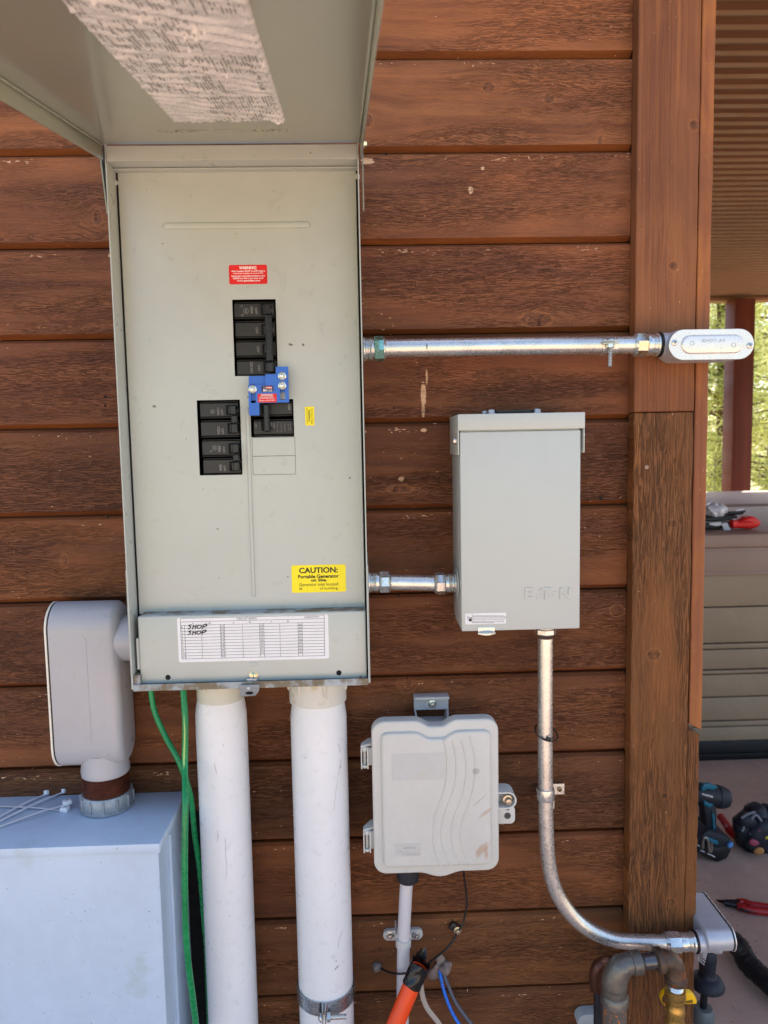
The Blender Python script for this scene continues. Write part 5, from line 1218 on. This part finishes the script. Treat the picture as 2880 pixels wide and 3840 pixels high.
# ------------------------------------------------------------------ gas piping
def Q_(x, y, Y=-.105): return at(2000+x/1.885, 3200+y/1.885, Y)
kq = mpp(-.105)/1.885
gp = thing('gas_piping', 'rusty black iron gas pipe with two elbows at the bottom right', 'gas pipe', tuple(Q_(575, 1400)))
b = NB(); lathe(b, Q_(575, 1420), Q_(575, 1060)-Q_(575, 1420), [(0, 90*kq), ((Q_(575, 1420)-Q_(575, 1060)).length, 90*kq)], 36); fin(b, 'riser_pipe', IRONS, gp, ang=60)
b = NB(); pth = crv([Q_(575, 1010), Q_(573, 940), Q_(580, 880), Q_(612, 815), Q_(665, 782), Q_(735, 772)], 8); n = len(pth)
tube(b, pth, [kq*(92-16*min(1, i/(n*.8))+(8 if .2 < i/n < .7 else 0)) for i in range(n)], 32)
lathe(b, Q_(575, 1062), Q_(575, 985)-Q_(575, 1062), [(0, 86*kq), (.002, 104*kq), (.013, 104*kq), (.016, 92*kq)], 36)
lathe(b, Q_(690, 778), Q_(760, 768)-Q_(690, 778), [(0, 70*kq), (.002, 86*kq), (.014, 86*kq), (.016, 66*kq)], 36)
fin(b, 'large_elbow', IRON, gp, ang=50)
b = NB(); lathe(b, Q_(735, 773), Q_(900, 752)-Q_(735, 773), [(0, 58*kq), ((Q_(735, 773)-Q_(900, 752)).length, 58*kq)], 32)
for x in (752, 762, 772, 868, 878, 888): lathe(b, Q_(x, 771-(x-752)*.13), (1, 0, .1), [(0, 58*kq), (.001, 61*kq), (.002, 58*kq)], 32, cap=False)
fin(b, 'nipple', pm('bare_pipe', (104, 102, 104), .3, .8, .08, 20), gp, ang=50)
b = NB(); pth = crv([Q_(880, 758), Q_(935, 752), Q_(980, 770), Q_(1003, 815), Q_(1005, 890)], 8); n = len(pth)
tube(b, pth, [kq*(78-6*math.sin(math.pi*i/n)) for i in range(n)], 32)
lathe(b, Q_(862, 760), Q_(935, 752)-Q_(862, 760), [(0, 74*kq), (.002, 92*kq), (.010, 92*kq), (.012, 76*kq)], 32)
lathe(b, Q_(1005, 862), Q_(1005, 930)-Q_(1005, 862), [(0, 70*kq), (.002, 84*kq), (.010, 82*kq), (.013, 62*kq)], 32)
fin(b, 'small_elbow', RUST, gp, ang=50)
b = NB(); txt(b, 'G', 2000+656/1.885, 3200+872/1.885, 9, 12, -.105-.0165, bold=.02)
q = Q_(656, 872, -.1215); 
for x0_, x1_, z0_, z1_ in ((-.0038, .0038, .0042, .0047), (-.0038, .0038, -.0047, -.0042), (-.0038, -.0033, -.0047, .0047), (.0033, .0038, -.0047, .0047)): bx(b, q.x+x0_, q.x+x1_, q.y-.0003, q.y+.0006, q.z+z0_, q.z+z1_)
fin(b, 'cast_mark', IRON, gp)
v_ = thing('gas_valve', 'brass gas valve with a yellow handle below the rusty elbow', 'valve', tuple(Q_(1005, 1400)))
b = NB(); top = Q_(1005, 915); dn_ = Vector((0, 0, -1))
lathe(b, top, dn_, [(0, 56*kq)]+[(.0012*i+.0004*(i % 2), (58 if i % 2 else 53)*kq) for i in range(1, 9)], 28); fin(b, 'threads', ZINC, v_)
b = NB(); hx = Q_(1005, 955); lathe(b, hx, dn_, [(0, 62*kq), (.001, 78*kq), (.0135, 78*kq), (.015, 68*kq)], 8, ph=.25)
lathe(b, hx+dn_*.014, dn_, [(0, 62*kq), (.004, 66*kq), (.006, 60*kq), (.009, 58*kq), (.014, 70*kq), (.021, 74*kq), (.028, 66*kq), (.032, 60*kq), (.036, 72*kq), (.043, 74*kq), (.06, 70*kq), (.1, 70*kq)], 32)
fin(b, 'body', BRASS, v_, ang=50)
b = NB(); q = Q_(1085, 1020, -.09); y0 = -.092
V_ = [Q_(1060, 975, y0), Q_(1120, 985, y0), Q_(1140, 1005, y0), Q_(1153, 1035, y0), Q_(1150, 1058, y0), Q_(1060, 1060, y0)]
prism(b, [(p.x, p.z) for p in V_], y0-.002, y0+.006, bev=.001)
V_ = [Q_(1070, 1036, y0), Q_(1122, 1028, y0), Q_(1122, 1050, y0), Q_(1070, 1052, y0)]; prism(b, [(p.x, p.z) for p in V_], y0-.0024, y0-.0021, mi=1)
c0 = Q_(955, 1010, -.08)
P_ = [(c0.x+66*kq*math.cos(math.radians(t_)), -.082, c0.z+70*kq*math.sin(math.radians(t_))) for t_ in range(80, 262, 10)]; tube(b, P_, .0045, 12, flat=(0, 1, 0))
lathe(b, (c0.x+.008, -.082, c0.z-.001), (0, -1, 0), [(0, .012), (.003, .012), (.004, .008)], 28)
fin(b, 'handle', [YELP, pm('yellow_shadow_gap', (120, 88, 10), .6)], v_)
rp = thing('rear_gas_pipe', 'brown rusty elbow and dark pipe close to the wall behind the gas piping', 'gas pipe', tuple(Q_(452, 1400, -.045)))
kk_ = mpp(-.045)/1.885
b = NB(); pth = crv([Q_(450, 960, -.05), Q_(440, 880, -.05), Q_(455, 810, -.05), Q_(500, 775, -.05), Q_(560, 768, -.05)], 7); tube(b, pth, [kk_*(50-6*i/len(pth)) for i in range(len(pth))], 26); fin(b, 'elbow', pm('brown_iron', (84, 48, 34), .4, .4, .2, 40, bump=.5, bs=120, stain=(150, 96, 72), stain_s=26, stain_t=.6), rp, ang=60)
b = NB(); lathe(b, Q_(456, 1420, -.05), (0, 0, 1), [(0, 34*kk_), ((Q_(456, 1420, -.05)-Q_(452, 950, -.05)).length, 34*kk_)], 24); fin(b, 'pipe', pm('tarred_pipe', (44, 42, 46), .4, .2, .2, 60, bump=.4, bs=160), rp, ang=60)
b = NB(); q = Q_(375, 1175, -.02); prism(b, stad(q.x-.014, q.x+.04, q.z-.006, .014), -.02, -.001, bev=.001); lathe(b, (q.x-.001, -.02, q.z-.012), (0, -1, 0), [(0, .004), (.004, .004)], 12, mi=1)
fin(b, 'wall_bracket', [pm('pale_bracket', (170, 176, 176), .4), BLK], rp)
# ------------------------------------------------------------------ hot tub and the things on its cover
ty0 = 1.49; tzt = .867
tub = thing('hot_tub', 'covered hot tub with a taupe vinyl cover and horizontal slatted sides on a black base', 'hot tub', (2.1, 2.4, 0))
tb1 = 3.55; txa, txb = 1.12, 3.2
zs_ = lambda v, y=ty0: at(2760, v, y).z
b = NB(); bx(b, txa, txb, ty0+.03, tb1, .075, zs_(2160), bev=.02)
L_ = [2153, 2278, 2414, 2436, 2513, 2530, 2616, 2705, 2727, 2782]
yk = ty0+.006
for a_, c_ in zip(L_, L_[1:]): bx(b, txa-.01, txb, yk-(.003 if c_-a_ < 30 else 0), ty0+.04, zs_(c_)+.003, zs_(a_)-.001, bev=.004)
fin(b, 'cabinet', SLAT, tub)
b = NB(); bx(b, txa, txb, ty0+.02, tb1-.02, 0, .078, bev=.004); bx(b, txa+.02, txb, ty0+.012, ty0+.03, .02, .03); fin(b, 'base', pm('base_black', (14, 15, 20), .5), tub)
b = NB(); zf = tzt
bx(b, txa-.03, txb+.02, ty0-.012, 2.55, zs_(2056), zf, bev=.012, seg=3); bx(b, txa-.03, txb+.02, 2.565, tb1, zs_(2056), zf+.012, bev=.012, seg=3)
bx(b, txa-.028, txb+.02, ty0-.008, ty0+.01, zs_(2150), zs_(2058), bev=.004); bx(b, txa-.028, txb+.02, ty0-.010, ty0+.0, zs_(2064), zs_(2054), bev=.002); bx(b, txa-.028, txb+.02, ty0-.011, ty0+.0, zs_(2154), zs_(2144), bev=.002)
bx(b, txa-.03, txb+.02, ty0-.014, ty0-.008, zs_(2010), zs_(2004), bev=.0015)
fin(b, 'cover', VINYL, tub)
def onz_(u, v, z=tzt+.001): d = ray(u, v); t = (z-H)/d.z; return Vector((d.x*t, d.y*t-D, z))
def TB(x, y): return (2560+x/3.456, 1800+y/3.456)
base_ = onz_(*TB(520, 640)); yb_ = base_.y
W3 = lambda x, y, dy=0: at(*TB(x, y), yb_+dy)
b = NB(); c = W3(410, 395, .03); bmesh.ops.create_icosphere(b, subdivisions=3, radius=1); R_ = random.Random(3)
for v_2 in b.verts: d = v_2.co.copy(); k = 1+.10*math.sin(9*d.x+4*d.z)+.08*(R_.random()-.5); v_2.co = c+Vector((d.x*.046*k, d.y*.04*k, d.z*.030*k))
fin(b, 'plastic_bag', pm('crumpled_clear_bag', (200, 202, 212), .18, 0, .15, 60, bump=1, bs=60), None, 'crumpled clear plastic bag lying on the tub cover', 'bag', ang=25, origin=tuple(c))
b = NB(); prism(b, [(p.x, p.z) for p in (W3(250, 640), W3(600, 615), W3(600, 540), W3(250, 560))], yb_-.01, yb_+.10, bev=.004)
for y_, x1, dd in ((505, 640, .0), (455, 780, .03), (480, 700, .015)): tube(b, [W3(250, y_+6, dd), W3(520, y_, dd), W3(x1, y_-(30 if x1 > 700 else 0), dd)], [.008, .008, .005], 10)
tube(b, [W3(520, 430, .02), W3(700, 425, .02), W3(805, 400, .02)], [.005, .007, .005], 10)
fin(b, 'hand_tool', BLK, None, 'heap of black handled tools beside the plastic bag on the tub cover', 'tool', origin=tuple(base_))
b = NB(); tube(b, [W3(690, 408, .018), W3(740, 400, .018), W3(802, 392, .018)], [.004, .008, .006], 10, flat=(1, 0, 0)); 
fin(b, 'white_tip', pm('white_webbing', (206, 208, 218), .6), None, 'pale rounded tip of a tool poking out of the black heap on the tub cover', 'tool', origin=tuple(W3(740, 400))); b = NB()
prism(b, [(p.x, p.z) for p in (W3(470, 560), W3(540, 545), W3(586, 640), W3(500, 640))], yb_-.022, yb_-.018); prism(b, [(p.x, p.z) for p in (W3(315, 550), W3(470, 540), W3(470, 580), W3(400, 590), W3(320, 575))], yb_-.02, yb_-.016)
fin(b, 'white_strap', pm('white_webbing', (206, 208, 218), .6), None, 'white strap and tip among the black tools on the tub cover', 'strap', origin=tuple(base_+Vector((0, -.02, 0))))
b = NB(); pp = [(600, 530), (610, 622), (690, 618), (850, 628), (930, 600), (975, 545), (940, 505), (890, 468), (830, 462), (740, 500), (690, 520)]
prism(b, [(W3(x, y).x, W3(x, y).z) for x, y in pp], yb_-.03, yb_+.02, bev=.01, seg=3); tube(b, [W3(680, 560, -.031), W3(850, 545, -.034), W3(965, 545, -.02)], .004, 8)
bx(b, W3(608, 0).x, W3(670, 0).x, yb_-.036, yb_+.02, W3(0, 618).z, W3(0, 530).z, bev=.004)
fin(b, 'red_tool_handle', pm('red_plastic', (226, 26, 24), .4), None, 'bright red tool handle lying at the edge of the tub cover', 'tool', origin=tuple(W3(780, 600)))
# ------------------------------------------------------------------ tools on the patio floor
def M_(x, y): return (2560+x/3.456, 2700+y/3.456)
g0 = gnd(*M_(430, 1790)); yd = g0.y
W5 = lambda x, y, dy=0: at(*M_(x, y), yd+dy)
dr = thing('impact_driver', 'teal and black cordless driver standing on the patio floor', 'power tool', tuple(g0))
def slab(bm, pts, y0, y1, bev=.004, mi=0, f=W5): prism(bm, [(f(x, y).x, f(x, y).z) for x, y in pts], yd+y0, yd+y1, bev=bev, bevback=True, mi=mi)
b = NB(); slab(b, [(120, 1560), (130, 1660), (410, 1805), (540, 1745), (585, 1650), (585, 1570), (400, 1600)], -.02, .06, .006)
bt = fin(b, 'battery', BLK, dr)
b = NB(); txt(b, 'makita', *M_(170, 1610), 34, 8, yd-.0215, rot=-24, bold=.02); txt(b, '18V', *M_(262, 1702), 20, 7, yd-.0215, rot=-24, bold=.02)
quad(b, [W5(x, y, -.0212) for x, y in ((320, 1722), (320, 1732), (420, 1782), (420, 1770))])
for f in b.faces:
    f.normal_update()
    if f.normal.y > 0: f.normal_flip()
fin(b, 'lettering', WHITE_INK, bt, smooth=False)
b = NB(); slab(b, [(130, 1470), (120, 1560), (400, 1612), (590, 1580), (575, 1500), (500, 1440), (440, 1420), (280, 1370)], -.026, .066, .008)
slab(b, [(262, 1100), (280, 1240), (290, 1390), (440, 1420), (452, 1250), (440, 1080)], -.005, .045, .012)
c_a, c_b = W5(130, 930, .02), W5(440, 990, .02); dv = (c_b-c_a)
lathe(b, c_a-dv*.3, dv, [(0, .03), (dv.length*1.3, .031)], 26); lathe(b, c_b, W5(570, 1012, .02)-c_b, [(0, .033), (.02, .031), (.032, .026), (.036, .016)], 26)
fin(b, 'housing', DKRUB, dr)
b = NB(); c_c = W5(400, 950, -.006)
TEALP = TEAL
slab(b, [(215, 870), (250, 805), (330, 800), (435, 845), (380, 885), (300, 870), (240, 900)], -.013, .0, .003); fin(b, 'teal_panel', TEAL, dr); b = NB(); slab(b, [(250, 1010), (255, 1080), (330, 1115), (380, 1070), (330, 1060), (290, 1040)], -.013, .01, .003); fin(b, 'teal_panel', TEAL, dr); b = NB()
slab(b, [(360, 1165), (400, 1230), (395, 1330), (415, 1360), (380, 1420), (370, 1300)], -.010, -.002, .002); fin(b, 'teal_panel', TEAL, dr); b = NB(); slab(b, [(240, 1440), (395, 1500), (400, 1550), (215, 1490)], -.030, -.02, .002)
fin(b, 'teal_panel', TEAL, dr)
b = NB(); txt(b, 'makita', *M_(325, 975), 46, 10, yd-.0145, rot=-17, bold=.02); fin(b, 'brand_lettering', WHITE_INK, dr, smooth=False)
b = NB(); P_ = [W5(x, y, -.036) for x, y in ((262, 1660), (265, 1560), (290, 1520), (325, 1560), (350, 1700), (375, 1690), (370, 1580))]; tube(b, crv(P_, 4), .0035, 8); fin(b, 'belt_clip', pm('steel_clip', (168, 160, 152), .3, .8), dr, ang=60)
b = NB(); slab(b, [(512, 1540), (560, 1500), (582, 1520), (580, 1560), (520, 1582)], -.034, -.02, .002); fin(b, 'work_light', pm('blue_reflector', (90, 150, 210), .3), dr)
# red pliers beside the driver
kn = thing('red_pliers', 'red handled pliers lying between the driver and the black gloves', 'pliers', tuple(gnd(*M_(700, 1500))))
b = NB(); tube(b, crv([gnd(*M_(490, 1250), .035), gnd(*M_(560, 1350), .03), gnd(*M_(620, 1440), .025), gnd(*M_(700, 1505), .02)], 6), [.011]*10+[.013]*9, 14); fin(b, 'handle', REDG, kn, ang=60)
b = NB(); tube(b, [gnd(*M_(690, 1490), .02), gnd(*M_(780, 1580), .016), gnd(*M_(860, 1660), .012)], [.012, .018, .008], 10); fin(b, 'jaw', pm('dark_steel', (70, 70, 74), .35, .8), kn)
# work gloves: a heap of curled fingers
gl = thing('work_gloves', 'pair of black work gloves heaped at the right edge of the picture', 'gloves', tuple(gnd(*M_(1000, 1700))))
gc = gnd(*M_(1060, 1700)); GY = lambda x, y, dy=0: at(*M_(x, y), gc.y+dy)
b = NB()
for fp, r_ in (([(800, 1560), (770, 1440), (760, 1330), (840, 1290), (900, 1370)], .024), ([(880, 1500), (850, 1300), (900, 1190), (980, 1180), (1010, 1290)], .024), ([(1000, 1400), (1040, 1260), (1090, 1200), (1180, 1220)], .026), ([(860, 1620), (960, 1440), (1080, 1340), (1200, 1300)], .030), ([(900, 1720), (1000, 1760), (1120, 1770), (1250, 1740)], .038), ([(880, 1640), (1000, 1600), (1150, 1560), (1250, 1560)], .034), ([(900, 1690), (980, 1500), (1150, 1440)], .034)):
    P_ = crv([GY(x, y, .02*math.sin(x)) for x, y in fp], 6); tube(b, P_, [r_*(.75+.25*math.sin(math.pi*i/len(P_)))*(1+.06*math.sin(i*1.7)) for i in range(len(P_))], 14, wob=.06)
fin(b, 'glove_shell', DKRUB, gl, ang=50)
b = NB()
for fp in ([(760, 1270), (840, 1220), (940, 1190)], [(770, 1440), (830, 1310), (900, 1350)], [(890, 1280), (950, 1230), (1020, 1310)], [(870, 1480), (990, 1390), (1100, 1330)]): tube(b, crv([GY(x, y, -.032) for x, y in fp], 5), .004, 8)
fin(b, 'seam_piping', pm('grey_piping', (118, 120, 128), .6), gl, ang=60)
for (x, y), cl, rr in (((930, 1580), (168, 72, 92), .012), ((1030, 1450), (150, 60, 80), .012), ((1100, 1505), (200, 186, 60), .010), ((990, 1700), (176, 120, 60), .012)):
    b = NB(); bmesh.ops.create_icosphere(b, subdivisions=2, radius=rr)
    for v_2 in b.verts: v_2.co = GY(x, y, -.040)+Vector((v_2.co.x*1.3, v_2.co.y*.5, v_2.co.z))
    fin(b, 'coloured_patch', pm('patch_%d' % cl[0], cl, .6), gl)
# red side cutters farther down
sc2 = thing('side_cutters', 'dark red handled cutters with black jaws lying on the patio by the right edge', 'pliers', tuple(gnd(2800, 3420)))
U_ = lambda x, y, z=.01: gnd(2560+x/4.097, 3300+y/4.097, z)
b = NB(); tube(b, crv([U_(850, 345), U_(930, 340), U_(1060, 385), U_(1200, 405), U_(1420, 440)], 5), .0095, 12, wob=.04); tube(b, crv([U_(850, 400), U_(960, 440), U_(1100, 470), U_(1250, 485), U_(1420, 500)], 5), .0095, 12, wob=.04); fin(b, 'handles', REDG, sc2, ang=60)
b = NB(); tube(b, crv([U_(520, 305, .004), U_(600, 330), U_(720, 345), U_(880, 370)], 5), [.0015+.0006*i for i in range(16)], 10); tube(b, crv([U_(640, 350), U_(720, 365), U_(900, 400)], 5), .008, 10); tube(b, [U_(860, 440), U_(980, 470), U_(1140, 500)], [.003, .004, .003], 8); fin(b, 'jaws', pm('black_steel', (46, 46, 50), .4, .6), sc2, ang=60)
# black fuzzy cable cover
b = NB(); P_ = crv([U_(760, 930, .03), U_(900, 1080, .03), U_(980, 1250, .03), U_(1120, 1400, .03), U_(1260, 1520, .03), U_(1460, 1680, .03), U_(1700, 1850, .03)], 8); R_ = random.Random(1)
tube(b, P_, [.0225*(1+.03*math.sin(i*.4)+.05*R_.random()) for i in range(len(P_))], 18, wob=.10)
for i in range(80):
    p = random.Random(i).choice(P_[6:]); a_ = R_.uniform(0, 6.28); d = Vector((math.cos(a_)*.7, math.cos(a_)*.4, abs(math.sin(a_)))).normalized(); s_ = p+d*.022; tube(b, [s_, s_+d*.006+Vector((R_.uniform(-.006, .006), 0, R_.uniform(-.004, .004)))], [.0009, .0003], 4)
fin(b, 'cable_sleeve', pm('black_sleeve', (20, 21, 26), .55, 0, .2, 60, bump=.8, bs=90), None, 'black frayed cable sleeve running over the patio to the bottom right', 'cable sleeve', ang=50, origin=tuple(P_[0]))
# standing rotary tool
yr = .30
R5 = lambda x, y, dy=0: at(2560+x/4.097, 3300+y/4.097, yr+dy)
k5 = mpp(yr)/4.097
rt = thing('rotary_hammer', 'black upright tool grip with round guard and thin rod beside the corner board', 'power tool', (R5(330, 1800).x, yr, 0))
b = NB(); top = R5(390, 1050); bot = R5(375, 1480); ax_ = bot-top; L_ = ax_.length
lathe(b, top, ax_, [(0, 120*k5), (L_*.05, 138*k5), (L_*.4, 140*k5), (L_*.75, 128*k5), (L_*.86, 122*k5), (L_*.93, 140*k5), (L_, 170*k5)], 32); lathe(b, bot-ax_*.04, ax_, [(0, 160*k5), (.010, 250*k5), (.018, 278*k5), (.022, 272*k5), (.024, 60*k5)], 40)
grip = fin(b, 'grip', DKRUB, rt, ang=50)
b = NB(); txt(b, 'makita', *(2560+345/4.097, 3300+1130/4.097), 120, 24, yr-138*k5-.001, rot=82, bold=.05, shear=.2); 
for v_2 in b.verts:
    dx = v_2.co.x-R5(384, 1200).x; rr = 139*k5+.0006; v_2.co.y = yr-math.sqrt(max(0, rr*rr-dx*dx))
fin(b, 'brand_lettering', WHITE_INK, grip, smooth=False)
b = NB(); lathe(b, R5(340, 1640), R5(310, 2060)-R5(340, 1640), [(0, 56*k5), ((R5(310, 2060)-R5(340, 1640)).length, 56*k5)], 24); fin(b, 'rod', BLK, rt, ang=60)
b = NB(); lathe(b, R5(308, 2040), R5(300, 2600)-R5(308, 2040), [(0, 60*k5), (.002, 72*k5), ((R5(300, 2600)-R5(308, 2040)).length*1.3, 74*k5)], 24); lathe(b, (R5(298, 2700).x, yr, 0), (0, 0, 1), [(0, .022), (.02, .022), (.03, .018)], 28); fin(b, 'collar', pm('grey_collar', (120, 124, 122), .45, .3), rt, ang=60)
# ------------------------------------------------------------------ beyond the patio
NEED = NT('pine_needles'); oi = NEED.n('ShaderNodeObjectInfo'); p = NEED.pos(); f = NEED.noise(p, 3.5, 3); f2 = NEED.noise(p, 30, 2)
cn = NEED.mix(.5, NEED.ramp(f, [(.35, lin((168, 178, 92))), (.65, lin((226, 222, 150)))]), NEED.ramp(f2, [(.3, lin((130, 150, 70))), (.7, lin((222, 216, 140)))]))
NEED.l(cn, NEED.b.inputs['Base Color']); NEED.b.inputs['Roughness'].default_value = .6
tr = NEED.n('ShaderNodeBsdfTranslucent'); NEED.l(cn, tr.inputs[0]); mx_ = NEED.n('ShaderNodeMixShader'); mx_.inputs[0].default_value = .6
out = [n for n in NEED.t.nodes if n.type == 'OUTPUT_MATERIAL'][0]; NEED.l(NEED.b.outputs[0], mx_.inputs[1]); NEED.l(tr.outputs[0], mx_.inputs[2]); NEED.l(mx_.outputs[0], out.inputs[0])
BARK = pm('pine_bark', (96, 74, 58), .9, 0, .2, 12)
def pine(x, y, h, w_, seed, lb):
    R_ = random.Random(seed); t_ = thing('pine_tree', lb, 'tree', (x, y, -.12), 'pine trees beyond the wire fence')
    b = NB(); tube(b, [(x, y, -.12), (x+.05, y, h*.5), (x-.03, y, h*.97)], [w_*.07, w_*.045, .01], 10)
    C_ = []
    for i in range(70):
        z = h*(.06+.92*i/70); L_ = w_*(1-.75*i/70)*R_.uniform(.6, 1.1); a_ = R_.uniform(0, 6.28); e = Vector((x+L_*math.cos(a_), y+L_*math.sin(a_), z+L_*R_.uniform(-.05, .35)))
        s_ = Vector((x, y, z)); tube(b, [s_, s_.lerp(e, .5)+Vector((0, 0, .03)), e], [.018, .012, .004], 5)
        for k in range(9): C_.append(s_.lerp(e, .25+.78*k/8)+Vector((R_.gauss(0, .06), R_.gauss(0, .06), R_.gauss(0, .05))))
    fin(b, 'trunk', BARK, t_, ang=60)
    b = NB()
    for c in C_:
        for k in range(9):
            d = Vector((R_.gauss(0, 1), R_.gauss(0, 1), R_.gauss(.3, 1))).normalized(); s_ = d.orthogonal().normalized(); o_ = c+Vector((R_.gauss(0, .05), R_.gauss(0, .05), R_.gauss(0, .05))); l_ = R_.uniform(.07, .14); q = .011
            b.faces.new([b.verts.new(v) for v in (o_-s_*q, o_+s_*q, o_+s_*q*.4+d*l_, o_-s_*q*.4+d*l_)])
    fin(b, 'crown', NEED.m, t_, smooth=False)
def bgx(u, y): return at(u, 1600, y).x
pine(bgx(2690, 6.6), 6.6, 3.0, 1.0, 1, 'pine tree nearest the fence, seen left of the red post'); pine(bgx(2890, 7.6), 7.6, 3.1, 1.2, 2, 'pine tree at the right edge of the picture, right of the red post')
pine(bgx(2760, 11.5), 11.5, 4.2, 1.7, 3, 'farther pine tree directly behind the red post'); pine(bgx(2600, 10.5), 10.5, 4.5, 1.6, 4, 'tall pine tree farther back, mostly behind the corner board'); pine(bgx(3000, 13), 13, 4.6, 1.9, 5, 'most distant pine tree, beyond the right edge tree')
wf = thing('wire_fence', 'thin wire mesh garden fence standing between the patio and the pines', 'fence', (3.2, 5.2, -.12))
WM = pm('fence_wire', (120, 116, 104), .5, .6)
b = NB()
for i in range(56): x = .8+i*.1; bx(b, x, x+.003, 5.2, 5.203, -.1, 1.1)
for i in range(13): z = -.05+i*.095; bx(b, .8, 6.3, 5.2, 5.203, z, z+.003)
fin(b, 'mesh', WM, wf, smooth=False)
for x in (.8, 3.3, 6.3): b = NB(); bx(b, x, x+.04, 5.19, 5.23, -.3, 1.15, bev=.004); fin(b, 'post', WM, wf)
